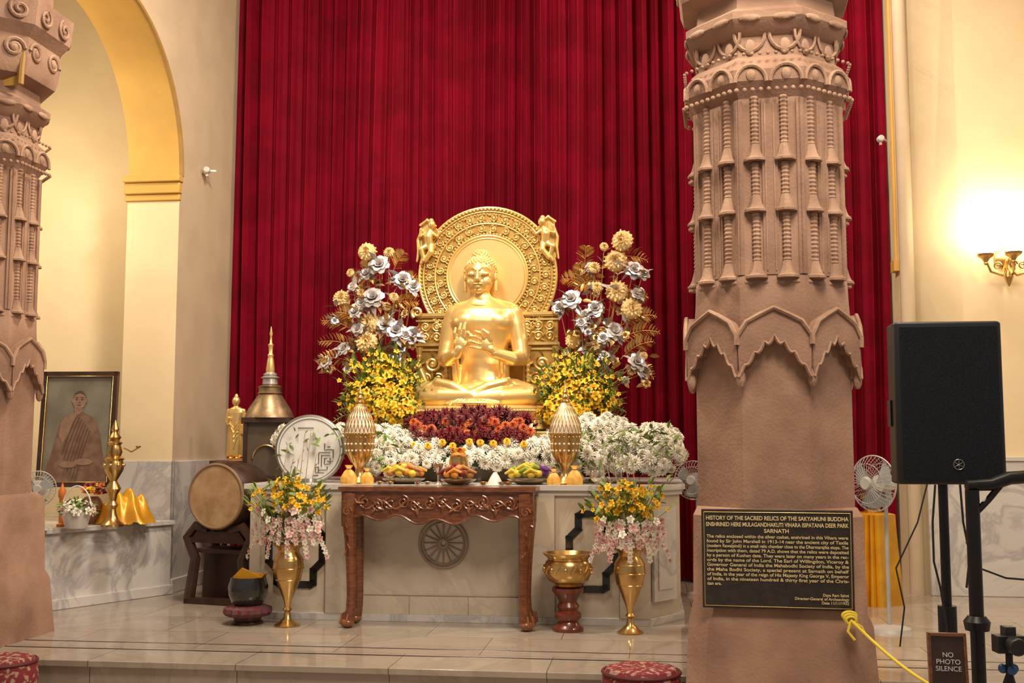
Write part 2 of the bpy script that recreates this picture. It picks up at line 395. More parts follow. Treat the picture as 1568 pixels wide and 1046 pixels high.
m.obj('slab', parent=e, bevel=.004)
letter = M('gilt_lettering', (.75, .60, .32), .5)
def text(s, x, z, size, parent, mat, al='CENTER', y=-.018, name='lettering', w=None, bold=.0, rot=True):
    cu = bpy.data.curves.new(name, 'FONT'); cu.body = s; cu.size = size; cu.align_x = al; cu.extrude = .0008; cu.offset = bold
    cu.materials.append(mat); o = bpy.data.objects.new(name, cu); SC.collection.objects.link(o); o.parent = parent
    o.location = (x, y, z); o.rotation_euler = (pi/2, 0, 0)
    if w:
        bpy.context.view_layer.update(); d = o.dimensions.x
        if d > 0: o.scale.x = w/d
    return o
text("HISTORY OF THE SACRED RELICS OF THE SAKYAMUNI BUDDHA", 0, .195, .028, e, letter, w=.69, bold=.0006)
text("ENSHRINED HERE MULAGANDHAKUTI VIHARA ISIPATANA DEER PARK", 0, .163, .028, e, letter, w=.69, bold=.0006)
text("SARNATH", 0, .133, .027, e, letter, w=.12, bold=.0006)
body = ["The relics enclosed within the silver casket, enshrined in this Vihara were",
"found by Sir John Marshall in 1913-14 near the ancient city of Taxila",
"(modern Rawalpindi) in a small relic chamber close to the Dharmarajika stupa. The",
"inscription with them, dated 79 A.D. shows that the relics were deposited",
"by a person of Kushan date. They were later on many years in the rec-",
"ords by the name of the Lord. The Earl of Willingdon, Viceroy &",
"Governor General of India the Mahabodhi Society of India, by the",
"the Maha Bodhi Society, a special present at Sarnath on behalf",
"of India, in the year of the reign of His Majesty King George V, Emperor",
"of India, in the nineteen hundred & thirty first year of the Chris-",
"tian era."]
for i, t in enumerate(body):
    text(t, -.343, .105-i*.0235, .0225, e, letter, 'LEFT', w=.685 if i < 10 else .07, bold=.0003)
text("Daya Ram Sahni\nDirector-General of Archaeology\nDate 11/11/1932", .34, -.175, .019, e, letter, 'RIGHT', bold=.0003)
# ------------------------------------------------ ALTAR
m = MB()
ap = [(-1.44, .0), (1.47, .0), (1.70, .33), (1.70, 1.9), (-1.44, 1.9)]
def off(p, d): return [(p[0][0]-d, p[0][1]-d), (p[1][0]+d*.6, p[1][1]-d), (p[2][0]+d, p[2][1]-d*.6), (p[3][0]+d, p[3][1]), (p[4][0]-d, p[4][1])]
m.add(prism(ap, 0, .93), altar_m, smooth=False); m.add(prism(off(ap, .04), .935, .974), wall_marble, smooth=False)
m.add(prism(off(ap, .02), .90, .935), wall_marble, smooth=False)
m.add(prism(off(ap, .025), 0, .05), wall_marble, smooth=False)
def fx(u): return LX(u, 0, 850)
def fz(v): return LZ(v, 0)
for u0, u1 in ((500, 552), (812, 850), (948, 996), (384, 400)):
    m.add(bx(fx(u0), fx(u1), -.028, .01, .05, .90), altar_m, smooth=False)
m.add(bx(fx(552), fx(812), -.018, .01, .05, .18), altar_m, smooth=False)
for u in (628, 718): m.add(bx(fx(u)-.002, fx(u)+.002, -.0195, .0, .05, .18), joint, smooth=False)
m.add(bx(fx(552), fx(812), -.0195, 0, .18, .184), joint, smooth=False)
for u in (500, 552, 812, 850, 948):
    m.add(bx(fx(u)-.0025, fx(u)+.0025, -.029, 0, .05, .9), joint, smooth=False)
def frame(u0, u1, v0, v1):
    x0, x1, z1, z0 = fx(u0), fx(u1), fz(v0), fz(v1); n = .065; t = .026
    P = [(x0, z0+2.6*n), (x0, z1-2.6*n), (x0+n, z1-1.6*n), (x0+n, z1-.2*n), (x0+1.4*n, z1), (x1-1.4*n, z1), (x1-n, z1-.2*n), (x1-n, z1-1.6*n), (x1, z1-2.6*n), (x1, z0+2.6*n), (x1-n, z0+1.6*n), (x1-n, z0+.2*n), (x1-1.4*n, z0), (x0+1.4*n, z0), (x0+n, z0+.2*n), (x0+n, z0+1.6*n)]
    nP = len(P)
    for i in range(nP):
        a = Vector(P[i]); b = Vector(P[(i+1) % nP]); d = (b-a).normalized(); nn = Vector((-d.y, d.x))*t; a2 = a-d*t*.7; b2 = b+d*t*.7
        m.add(prism([tuple(a2+nn), tuple(b2+nn), tuple(b2-nn), tuple(a2-nn)], -.012, .005, 'y'), black_m, smooth=False)
frame(412, 494, 786, 900); frame(872, 942, 786, 900)
wc = (fx(679), -.015, fz(833)); rw = .172
wheelm = M('carved_marble_wheel', (.36, .28, .20), .4)
for r, t in ((rw, .012), (rw*.86, .006), (rw*.16, .012)):
    m.add(tube([(wc[0]+r*cos(a), wc[1]+.008, wc[2]+r*sin(a)) for a in np.linspace(0, 2*pi, 48, endpoint=False)], t, 8, closed=True), wheelm)
for k in range(16):
    a = 2*pi*k/16; m.add(tube([(wc[0]+r*cos(a), wc[1]+.008, wc[2]+r*sin(a)) for r in (rw*.12, rw*.86)], [.008, .005], 6), wheelm)
m.add(prism([(1.51, .005), (1.672, .238), (1.652, .252), (1.49, .02)], .16, .82), wall_marble, smooth=False)
m.add(prism([(1.545, .04), (1.645, .185), (1.625, .20), (1.525, .055)], .24, .74), wall_marble, smooth=False)
m.obj('marble_altar', RM, bevel=.004)
# ------------------------------------------------ WOODEN TABLE
m = MB(); ty0, ty1 = -.34, -.055
tx0, tx1 = LX(523, ty0, 745), LX(816, ty0, 745); zt = .968
m.add(bx(tx0-.02, tx1+.02, ty0-.02, ty1, zt-.03, zt), wood, smooth=False); m.add(bx(tx0, tx1, ty0, ty1-.01, zt-.05, zt-.03), wood, smooth=False)
n = 60; low = []
for i in range(n+1):
    t = -1+2*i/n; z = zt-.205+.022*cos(t*pi*5)-.035*math.exp(-(t*3)**2)-.04*abs(t)**6
    low.append(((tx0+tx1)/2+t*(tx1-tx0)/2, z))
m.add(prism(low+[(tx1, zt-.05), (tx0, zt-.05)], ty0+.005, ty0+.035, 'y'), wood, smooth=False)
m.add(bx(tx0+.01, tx0+.04, ty0, ty1, zt-.18, zt-.05), wood, smooth=False); m.add(bx(tx1-.04, tx1-.01, ty0, ty1, zt-.18, zt-.05), wood, smooth=False)
m.add(tube([(x, ty0+.004, z) for x, z in low], .009, 6), wood)
woodl = M('teak_highlight', (.28, .10, .035), .3, col2=(.18, .06, .022), ns=20, coat=.3)
nsp = 14
for k in range(nsp):
    x = tx0+.07+(tx1-tx0-.14)*k/(nsp-1); z = zt-.115+.015*sin(k*2.1)
    m.add(tube(spiral((x, ty0-.002, z), .045, 1.6, pi/2, 1 if k % 2 else -1), .008, 6), woodl)
    for q in range(3): leaf(m, woodl, (x, ty0-.006, z-.01), (cos(q*2+k), -.15, sin(q*2+k)), .06, 1.3)
m.add(tube([(tx0+.03+(tx1-tx0-.06)*i/60, ty0-.003, zt-.12+.03*sin(i*.66)) for i in range(61)], .007, 6), woodl)
for lx_, sg in ((tx0+.06, -1), (tx1-.06, 1)):
    for ly_ in (ty0+.03, ty1-.05):
        P = [(0, .92), (.006, .84), (.008, .74), (.0, .6), (-.008, .4), (-.012, .22), (-.008, .12), (.004, .06), (.010, .03)]
        Rr = [.055, .058, .052, .043, .036, .033, .034, .042, .038]
        pts = [(lx_+sg*a, ly_-.01*(a > 0), z) for a, z in P]
        m.add(tube(pts, Rr, 8), wood); m.add(sph((lx_+sg*.012, ly_-.01, .035), (.05, .05, .035), 12, 8), woodl)
        for q in range(5): m.add(tube([(lx_+sg*.02+.045*cos(q*1.25), ly_-.01+.045*sin(q*1.25), .03), (lx_+sg*.01+.04*cos(q*1.25), ly_+.04*sin(q*1.25), .10)], .010, 5), woodl)
        m.add(tube(spiral((lx_+sg*.01, ly_-.058, .80), .033, 1.5), .008, 5), woodl)
        for q in range(5): leaf(m, woodl, (lx_+sg*.01, ly_-.048+.004*q, .74-q*.05), (sin(q*3), -.2, -1), .06, 1.2)
m.obj('carved_wooden_table', RM)
# ------------------------------------------------ BUDDHA
S = .00553
BM = Matrix.Translation(W(735, 625, 9.2)) @ Matrix.Rotation(radians(-8), 4, 'Z')
buddha = empty('seated_buddha_statue', BM)
T = Matrix.Diagonal((S, S, S, 1))
m = MB()
m.add(loft([(3, 2, 2, 52, 40), (3, 2, 22, 50, 38), (4, 3, 45, 42, 30), (5, 3, 60, 37, 27), (5, 3, 75, 35, 25), (5, 3, 90, 37, 26), (5, 3, 104, 42, 28), (5, 2, 118, 47, 31), (5, 1, 130, 51, 32), (5, 2, 140, 54, 30), (5, 3, 149, 51, 26), (4, 4, 156, 42, 21), (3, 4, 162, 29, 17), (2, 3, 167, 18, 15), (1, 2, 173, 14, 13)], 40), gold, T)
limb(m, gold, [(1, 3, 158), (0, 1, 182)], [15, 13.5], 20, T)
for sg in (-1, 1):
    cx = 5
    m.add(sph((cx+sg*22, -6, 130), (27, 24, 20), 24, 14), gold, T)
    limb(m, gold, [(cx+sg*12, 4, 158), (cx+sg*40, 4, 149)], [11, 12], 16, T)
    limb(m, gold, [(cx+sg*44, 3, 142), (cx+sg*50, 2, 125), (cx+sg*55, 0, 100), (cx+sg*59, -6, 74)], [16, 15.5, 13.5, 11.5], 18, T)
    limb(m, gold, [(cx+sg*59, -6, 74), (cx+sg*48, -30, 72), (cx-4+sg*29, -50, 79)], [11.5, 11, 8], 16, T)
    limb(m, gold, [(sg*28, 0, 22), (-5+sg*58, -20, 23), (-5+sg*83, -30, 18)], [24, 21, 17], 20, T)
    limb(m, gold, [(-5+sg*83, -30, 17), (-5+sg*45, -48, 15), (-5-sg*2, -56, 14-sg*2)], [17, 15, 11], 18, T)
    m.add(sph((cx+sg*38, -22, 56), (5, 18, 24), 14, 10), gold, T)
    ft = [(-5-sg*8, -55, 20), (-5-sg*28, -52, 31), (-5-sg*50, -46, 37)]
    limb(m, gold, ft, [9, 8, 6.5], 14, T)
    for q in range(5): limb(m, gold, [(-5-sg*50, -46-q*.5+2, 33+q*2.2), (-5-sg*(60-q), -43-q*.5+2, 34+q*2.2)], [2.6-q*.1, 2.1], 8, T)
m.add(sph((0, -52, 5), (46, 22, 6), 24, 10), gold, T)
m.add(sph((0, -34, 20), (40, 20, 18), 24, 10), gold, T)
m.obj('body', parent=buddha, remesh=.0065, smooth=12)
m = MB()
for sg in (-1, 1):
    m.add(tube([(5+sg*(33-k*.5), -50+k*1.8, 74-k*6) for k in range(7)], [.8, 1.3, 1.5, 1.5, 1.5, 1.3, .8], 6), gold, T)
m.add(tube([(2+21*cos(a), 3-19*abs(sin(a))-3, 163-8*sin(a)) for a in np.linspace(0, pi, 16)], 1.1, 6), gold, T)
for k in range(9): m.add(tube([(-2+(k-4)*3, -62, 14), (-2+(k-4)*5.5, -69+abs(k-4)*.8, 9), (-2+(k-4)*8, -71+abs(k-4), 3)], [.8, 1.5, 1.3], 6), gold, T)
m.obj('robe_folds', parent=buddha)
m = MB()
limb(m, gold, [(-27, -49, 78), (-22, -53, 86)], [8, 7.4], 14, T)
m.add(sph((-20, -54, 94), (10.5, 5.4, 12), 16, 10), gold, T)
for P_, r in (([(-12, -56, 101), (-8, -60, 109), (-3, -61, 105)], 3.1), ([(-15.5, -56, 104), (-14, -59, 114), (-12.5, -58, 123)], 3.1), ([(-21.5, -55, 104), (-21, -57, 114), (-19.5, -56, 122)], 3.0), ([(-27.5, -54, 101), (-28.5, -56, 109), (-27.5, -55, 116)], 2.7), ([(-12, -55, 90), (-6, -59, 95), (-2.5, -61, 102)], 3.4)):
    limb(m, gold, P_, [r*1.1, r, r*.8], 10, T)
limb(m, gold, [(31, -49, 79), (24, -53, 85)], [8, 7.4], 14, T)
m.add(sph((17, -55, 92), (11.5, 5.4, 11.5), 16, 10), gold, T)
for P_, r in (([(16, -58, 101), (10, -62, 108), (4, -63, 110)], 3.0), ([(10, -59, 98.5), (3, -63, 102.5), (-4, -62, 103)], 3.0), ([(8, -60, 92), (0, -63, 95), (-7, -61, 95.5)], 2.9), ([(9, -59, 85), (2, -61.5, 87), (-4, -60, 88)], 2.6), ([(25, -57, 98), (22, -61, 107), (15, -63, 112)], 3.3)):
    limb(m, gold, P_, [r*1.1, r, r*.8], 10, T)
m.obj('hands', parent=buddha, remesh=.0034, smooth=1)
m = MB()
m.add(sph((0, 0, 203), (22, 25, 26), 32, 20), gold, T); m.add(sph((0, -4, 190), (19, 19.5, 18), 28, 16), gold, T)
m.add(sph((0, -14.5, 177.5), (8, 7.5, 5.5)), gold, T)
for sg in (-1, 1):
    m.add(sph((sg*9.5, -13, 191), (9.5, 9, 10)), gold, T); m.add(sph((sg*9.6, -20.2, 202), (6.8, 4.2, 4.2)), gold, T)
    m.add(tube([(sg*2.5, -25.5, 206.8), (sg*7, -25.3, 211), (sg*13, -22.4, 211.5), (sg*19, -15.5, 207)], [1.1, 1.2, 1.1, .7], 8), gold, T)
    m.add(sph((sg*3.2, -26.3, 192.5), (2.5, 2.6, 2.1)), gold, T); m.add(sph((sg*2.8, -25, 186.2), (4.6, 2.6, 1.7)), gold, T)
    m.add(sph((sg*23.5, 2, 199), (2.8, 6.5, 9)), gold, T); limb(m, gold, [(sg*24, 0, 192), (sg*23.5, 0, 179)], [3, 3.2], 10, T)
limb(m, gold, [(0, -24.8, 208), (0, -27.5, 199), (0, -29.6, 193.5)], [1.8, 2.2, 3.1], 10, T)
m.add(sph((0, -24.6, 182.6), (5.2, 2.9, 2.1)), gold, T)
m.add(sph((0, 4, 208), (24.5, 26, 25.5), 28, 18), gold, T); m.add(sph((0, 5, 233), (12.5, 12.5, 9.5), 20, 12), gold, T)
for (c_, r_, n_) in (((0, 4, 208), (24.8, 26.3, 25.8), 420), ((0, 5, 233), (12.8, 12.8, 9.8), 90)):
    for i in range(n_):
        z = 1-2*(i+.5)/n_; a = i*2.39996; r = sqrt(1-z*z)
        p = (c_[0]+r*cos(a)*r_[0], c_[1]+r*sin(a)*r_[1], c_[2]+z*r_[2])
        if (p[1] < -3 and p[2] < 221-abs(p[0])*.25) or p[2] < 196: continue
        m.add(sph(p, 2.0, 8, 6), gold, T)
m.obj('head', parent=buddha, remesh=.0028, smooth=2)
m = MB(); ln = M('eyelid_line', (.17, .075, .02), .6)
for sg in (-1, 1):
    m.add(tube([(sg*3.6, -23.2, 200), (sg*6.5, -24.7, 199.2), (sg*10, -24.7, 198.9), (sg*13.5, -23.0, 199.5), (sg*16.5, -18.8, 201)], [.4, .8, .9, .8, .4], 6), ln, T)
m.add(tube([(-6.5, -25.2, 184.9), (-3, -27.3, 184.3), (0, -27.4, 184.7), (3, -27.3, 184.3), (6.5, -25.2, 184.9)], [.3, .6, .6, .6, .3], 6), ln, T)
m.obj('face_lines', parent=buddha)
m = MB(); CX, CZ, RO = 5, 207, 108; y0, y1 = 34, 50
def disc(r, a, b, n=72): return lathe([(r, 0), (r, b-a)], n), Matrix.Translation((CX, b, CZ)) @ Matrix.Rotation(pi/2, 4, 'X')
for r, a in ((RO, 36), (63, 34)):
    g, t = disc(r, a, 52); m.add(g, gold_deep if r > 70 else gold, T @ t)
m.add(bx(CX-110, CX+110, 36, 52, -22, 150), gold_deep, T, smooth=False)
def circ(r, t, y, mat=gold_mid, n=72): m.add(tube([(CX+r*cos(a), y, CZ+r*sin(a)) for a in np.linspace(0, 2*pi, n, endpoint=False)], t, 8, closed=True), mat, T)
circ(RO, 2.6, 36); circ(102, 1.3, 35.5); circ(83, 1.6, 35); circ(63.5, 2, 34); circ(59, 1, 33.5)
def beads(r, s, n):
    for k in range(n):
        a = 2*pi*k/n
        if CZ+r*sin(a) < 120: continue
        m.add(sph((CX+r*cos(a), 34, CZ+r*sin(a)), s, 6, 5), gold_mid, T)
beads(105.5, 2, 110); beads(67, 1.7, 80); beads(86, 1.5, 100); beads(98, 1.3, 120)
def rosette(cx, cz, rad, a, fl, y=34.5):
    m.add(tube(spiral((cx, y, cz), rad, 1.7, a, fl), max(.8, rad*.2), 6), gold_mid, T)
    m.add(sph((cx, y, cz), (rad*.33, rad*.27, rad*.33), 8, 6), gold, T)
    for q in range(4):
        b_ = a+.6+q*1.57; leaf(m, gold_mid, tuple(S*x for x in (cx+rad*.7*cos(b_), y, cz+rad*.7*sin(b_))), (cos(b_+.8), -.15, sin(b_+.8)), S*rad*1.15, 1.3)
for rr, k0, rad in ((92, 30, 6.0), (75, 24, 6)):
    for k in range(k0):
        a = 2*pi*(k+.5)/k0-pi/2
        if sin(a) < -.8: continue
        rosette(CX+rr*cos(a), CZ+rr*sin(a), rad, a, 1 if k % 2 else -1)
for z, h, p in ((147, 5, 6), (138, 3, 3), (100, 4, 6), (92, 3, 3), (10, 6, 6), (0, 5, 4)):
    m.add(bx(CX-113, CX+113, 36-p, 40, z-h/2, z+h/2), gold_mid, T, smooth=False)
for sg in (-1, 1):
    for xx in (107, 64):
        m.add(lathe([(4, 10), (5, 14), (3.4, 20), (3.4, 84), (5, 90), (6, 96)], 12, c=(CX+sg*xx, 33, 0)), gold_mid, T)
        for zz in range(24, 84, 8): m.add(lathe([(4.2, zz), (4.6, zz+2), (4.2, zz+4)], 10, c=(CX+sg*xx, 33, 0)), gold_mid, T)
    for ix, xx in enumerate((98, 80, 62)):
        for zz in (129, 112): rosette(CX+sg*xx, zz, 7.5, ix+zz, sg)
    for xx, zz, rr in ((86, 70, 13), (76, 46, 9), (96, 46, 9), (86, 26, 10)): rosette(CX+sg*xx, zz, rr, zz*.3, sg, 33)
    limb(m, gold_mid, [(CX+sg*90, 27, 18), (CX+sg*93, 26, 34), (CX+sg*99, 25, 50), (CX+sg*103, 24, 60)], [8, 7, 6.5, 5], 12, T)
    m.add(sph((CX+sg*106, 22, 65), (6, 6, 5.5)), gold_mid, T); m.add(sph((CX+sg*111, 20, 63), (3.5, 3.5, 3)), gold_mid, T)
    limb(m, gold_mid, [(CX+sg*100, 23, 50), (CX+sg*109, 20, 47), (CX+sg*112, 20, 53)], [3.5, 2.8, 2.4], 8, T)
    limb(m, gold_mid, [(CX+sg*92, 22, 18), (CX+sg*102, 20, 18), (CX+sg*104, 20, 11)], [5, 3.5, 3], 8, T)
    m.add(tube(spiral((CX+sg*110, 28, 150), 9, 1.6, -1, sg), [3.6-k*.12 for k in range(22)], 8), gold_mid, T)
    for q in range(26): m.add(sph((CX+sg*(60+q*2), 32, 143), 1.3, 6, 5), gold_mid, T)
m.obj('throne_back', parent=buddha)
m = MB()
for sg in (-1, 1):
    ox, oz = CX+sg*92, 258
    def q(x, y, z): return (ox+sg*x, 30+y, oz+z)
    limb(m, gold_mid, [q(0, 0, 0), q(1, -2, 12), q(-2, -2, 20)], [6.5, 7.5, 5], 12, T)
    m.add(sph(q(-5, -4, 31), (6, 6, 7.2)), gold_mid, T); m.add(sph(q(-4, -3, 38), (4, 4, 3.5)), gold_mid, T)
    limb(m, gold_mid, [q(5, -2, 18), q(14, -4, 13), q(12, -6, 24)], [3.6, 3, 2.4], 8, T)
    limb(m, gold_mid, [q(-7, -2, 17), q(-14, -5, 12), q(-19, -5, 19)], [3.6, 3, 2.4], 8, T)
    limb(m, gold_mid, [q(2, 0, -2), q(12, -4, -8), q(8, -3, -22), q(12, -3, -30)], [6, 5, 3.6, 2.6], 10, T)
    limb(m, gold_mid, [q(-3, 0, -2), q(-4, -5, -13), q(6, -4, -26)], [6, 5, 3.4], 10, T)
    limb(m, gold_mid, [q(13, 3, 22), q(18, 3, 8), q(17, 3, -10), q(20, 3, -26)], [3, 3.4, 3, 1.6], 8, T)
    limb(m, gold_mid, [q(-10, 3, 30), q(4, 4, 40), q(15, 3, 32)], [2, 3, 2.4], 8, T)
    m.add(prism([(ox-sg*14, oz-18), (ox+sg*16, oz-26), (ox+sg*14, oz+30), (ox+sg*2, oz+38), (ox-sg*12, oz+26)][::sg], 36, 44, 'y'), gold_mid, T)
m.obj('flying_devas', parent=buddha, remesh=.0042, smooth=1)
m = MB()
m.add(loft([(-2, -10, -14, 104, 62), (-2, -10, -10, 108, 65), (-2, -10, -2, 108, 65), (-2, -10, 2, 100, 60)], 64, 3.2), gold, T)
m.add(loft([(0, -6, -36, 112, 60), (0, -6, -32, 115, 62), (0, -6, -20, 110, 58), (0, -6, -14, 112, 60)], 64, 5), gold_mid, T)
for i in range(60):
    a = pi+pi*i/59; ca, sa = cos(a), sin(a)
    m.add(sph((-2+108*math.copysign(abs(ca)**(2/3.2), ca), -10+65*math.copysign(abs(sa)**(2/3.2), sa), -6), 2.2, 6, 5), gold, T)
m.obj('lotus_seat', parent=buddha)
m = MB(); dx = LX(737, 1.2, 650); ztop = BM.translation.z-36*S
m.add(bx(dx-.66, dx+.66, .82, 1.82, .974, ztop), altar_m, smooth=False); m.add(bx(dx-.70, dx+.70, .78, 1.86, ztop-.05, ztop), gold_mid, smooth=False)
m.obj('statue_dais', RM, bevel=.006)
# ------------------------------------------------ FLOWERS ON ALTAR
m = MB()
for a in ((590, 684, 46, 30, .72, .26), (540, 672, 40, 22, .95, .2), (448, 668, 26, 20, 1.0, .16), (600, 708, 36, 20, .48, .16), (660, 704, 60, 16, .52, .14), (745, 704, 60, 16, .52, .14), (800, 694, 45, 22, .6, .2),
          (880, 664, 34, 24, .80, .2), (925, 668, 40, 26, .74, .22), (962, 690, 44, 28, .62, .22), (1010, 688, 34, 30, .5, .2), (890, 705, 45, 24, .45, .18), (980, 712, 40, 16, .35, .14), (640, 690, 45, 22, .6, .2)):
    cluster(m, MUM, [white_pet], *a, size=.054, dens=1.5, jit=.35)
for _ in range(260):
    u = random.choice([random.uniform(425, 620), random.uniform(850, 1045), random.uniform(850, 1045)]); v = random.uniform(655, 732); leaf(m, green, L(u, v, random.uniform(.15, .45)), (random.uniform(-1, 1), random.uniform(-1, 0), random.uniform(-.6, .6)), .085)
m.obj('white_chrysanthemums', RM)
m = MB(); plum = M('plum_leaves', (.13, .012, .022), .5)
cluster(m, SPK, [red_pet, red_pet, plum], 722, 655, 88, 24, .74, .2, size=.06, dens=2.4, core=dgreen)
for i in range(26):
    u = 630+i*7.2+random.uniform(-3, 3); put(m, SPK, random.choice([red_pet, plum]), L(u, 640+random.uniform(-8, 10)+abs(u-722)*.06, .72), (random.uniform(-.3, .3), -.4, 1), .085)
for i in range(34):
    u = 634+i*5.4; put(m, MUM, random.choice([org_pet, org_pet, M('rust_petals', (.50, .09, .02), .55)]), L(u, 658+random.uniform(-14, 12), .50+random.uniform(0, .04)), (random.uniform(-.3, .3), -1, .3), .042)
for i in range(30): put(m, SPK, red_pet, L(634+i*6, 668+random.uniform(-10, 8), .48), (random.uniform(-.6, .6), -1, .5), .05)
for i in range(9):
    put(m, MUM, yel_pet, L(632+i*21+random.uniform(-4, 4), 680+random.uniform(-4, 4), .40), (0, -1, .4), .032)
m.obj('red_and_orange_flowers', RM)
lime = M('lime_buds', (.45, .42, .05), .5)
for nm, u0, sg in (('yellow_flower_spray', 588, -1), ('yellow_flower_spray', 885, 1)):
    m = MB()
    for (du, vv, ru, rv, ly, dn) in ((8, 600, 32, 32, 1.0, 2), (-20, 612, 28, 26, .98, 2), (20, 628, 28, 22, .90, 2), (-6, 568, 22, 22, 1.12, 1.3), (14, 574, 18, 20, 1.1, 1.3)):
        for sc in (1, .62):
            cluster(m, BLOS, [yel_pet]*6+[lime], u0-du if sg > 0 else u0+du, vv, ru*sc, rv*sc, ly, .13*sc, size=.042, dens=dn*1.3, leaves=1 if sc == 1 else 0, jit=.7, core=None)
    cluster(m, BLOS, [yel_pet], u0-sg*22, 636, 26, 16, .90, .14, size=.040, dens=2.4, leaves=1, jit=.7, core=None)
    for i in range(110):
        a = random.uniform(-.3, pi+.3); r = random.uniform(35, 78); p = L(u0+r*cos(a)*.95, 605-r*sin(a)*.9, 1.05+random.uniform(-.2, .1))
        q = L(u0+20*cos(a), 620, 1.05); m.add(tube([q, (p+q)/2+Vector((0, 0, .02)), p], .002, 4), green)
        leaf(m, green, (p+q)/2, p-q, .11); leaf(m, green, p, p-q+Vector((random.uniform(-.3, .3), -.1, .1)), .08)
        if i % 3 != 0: put(m, BLOS, random.choice([yel_pet, yel_pet, lime]), p, (random.uniform(-.5, .5), -1, .5), .024)
    for i in range(4):
        fern(m, green, L(u0+sg*20, 640, 1.0), L(u0+sg*(60+i*6), 590+i*17, .9), .05)
    m.obj(nm, RM)
def bouquet(root, silver, golds, ferns, small):
    m = MB(); ly = 1.15; r0 = L(*root, ly+.05)
    gs = M('gold_stem', (.5, .32, .10), .4, .6)
    def stem(p):
        mid = (p+r0)/2+Vector(((p.x-r0.x)*.2, 0, .02)); m.add(tube([r0, mid, p], .004, 5), gs)
    silver = silver+[(u+random.choice([-1, 1])*random.uniform(12, 20), v+random.uniform(4, 20), r*.7) for (u, v, r) in silver if r > 13]
    for i, (u, v, r) in enumerate(silver):
        p = L(u, v, ly-.12+.1*random.random()); stem(p); nn = Vector(((u-root[0])*.006, -1, .45)); put(m, PEO, silver_pet, p, nn, r*.0056); m.add(sph(p-nn.normalized()*-.01, .014, 8, 6), goldglit)
        for _ in range(5): leaf(m, random.choice([silver_pet, silver_pet, goldleaf]), p, (random.uniform(-1, 1), -.2, random.uniform(-1, .6)), r*.009, 1.2)
    for u, v, r in golds:
        p = L(u, v, ly-.1+.1*random.random()); stem(p); s = r*.0055
        nn = Vector((random.uniform(-.3, .3), -1, random.uniform(0, .5)))
        m.add(sph((0, 0, 0), (s*.95, s*.95, s*.5), 20, 10), goldglit, align(nn, 0, 1, p)); put(m, MUM, goldglit, p, nn, s*1.02)
    for (u0, v0, u1, v1) in ferns: fern(m, goldleaf, L(u0, v0, ly), L(u1, v1, ly-.08), .085, 12, .1)
    for i in range(small):
        t = random.uniform(.3, 1); u1, v1, _ = random.choice(silver+golds); u = root[0]+(u1-root[0])*t+random.uniform(-22, 22); v = root[1]+(v1-root[1])*t+random.uniform(-15, 15)
        p = L(u, v, ly+random.uniform(-.1, .1)); leaf(m, random.choice([silver_pet, silver_pet, goldleaf, goldglit]), p, (random.uniform(-1, 1), -.3, random.uniform(-.4, 1)), .10, 1.3)
        if i % 4 == 0: put(m, PEO, random.choice([silver_pet, goldglit, goldleaf]), p, (random.uniform(-.5, .5), -1, .3), .04)
    return m.obj('gold_and_silver_bouquet', RM)
bouquet((585, 600), [(581, 407, 17), (617, 430, 17), (572, 457, 18), (545, 478, 12), (591, 497, 16), (607, 508, 17), (630, 514, 16), (501, 555, 12), (527, 535, 12), (548, 505, 12), (540, 440, 9)],
        [(562, 386, 15), (523, 457, 14), (596, 387, 9), (567, 494, 17), (562, 524, 18), (592, 470, 8), (537, 418, 7), (603, 455, 8)],
        [(560, 470, 540, 410), (545, 510, 492, 488), (555, 540, 488, 520), (550, 560, 485, 548), (600, 440, 640, 425), (560, 500, 515, 475), (600, 470, 640, 460), (575, 440, 560, 395), (600, 420, 620, 385)], 150)
bouquet((900, 600), [(970, 415, 16), (875, 460, 17), (911, 474, 15), (941, 508, 15), (975, 556, 15), (905, 410, 10), (975, 450, 10), (925, 545, 9), (890, 495, 10)],
        [(943, 400, 18), (953, 369, 17), (945, 447, 18), (967, 473, 17), (910, 410, 10), (925, 378, 7), (878, 522, 13), (890, 490, 9), (985, 545, 7), (915, 440, 9)],
        [(900, 440, 860, 425), (895, 420, 897, 375), (950, 500, 1003, 480), (950, 480, 990, 450), (950, 520, 1008, 505), (950, 550, 1000, 520), (960, 560, 1000, 575), (930, 400, 990, 395), (900, 460, 885, 400), (920, 430, 880, 440)], 170)
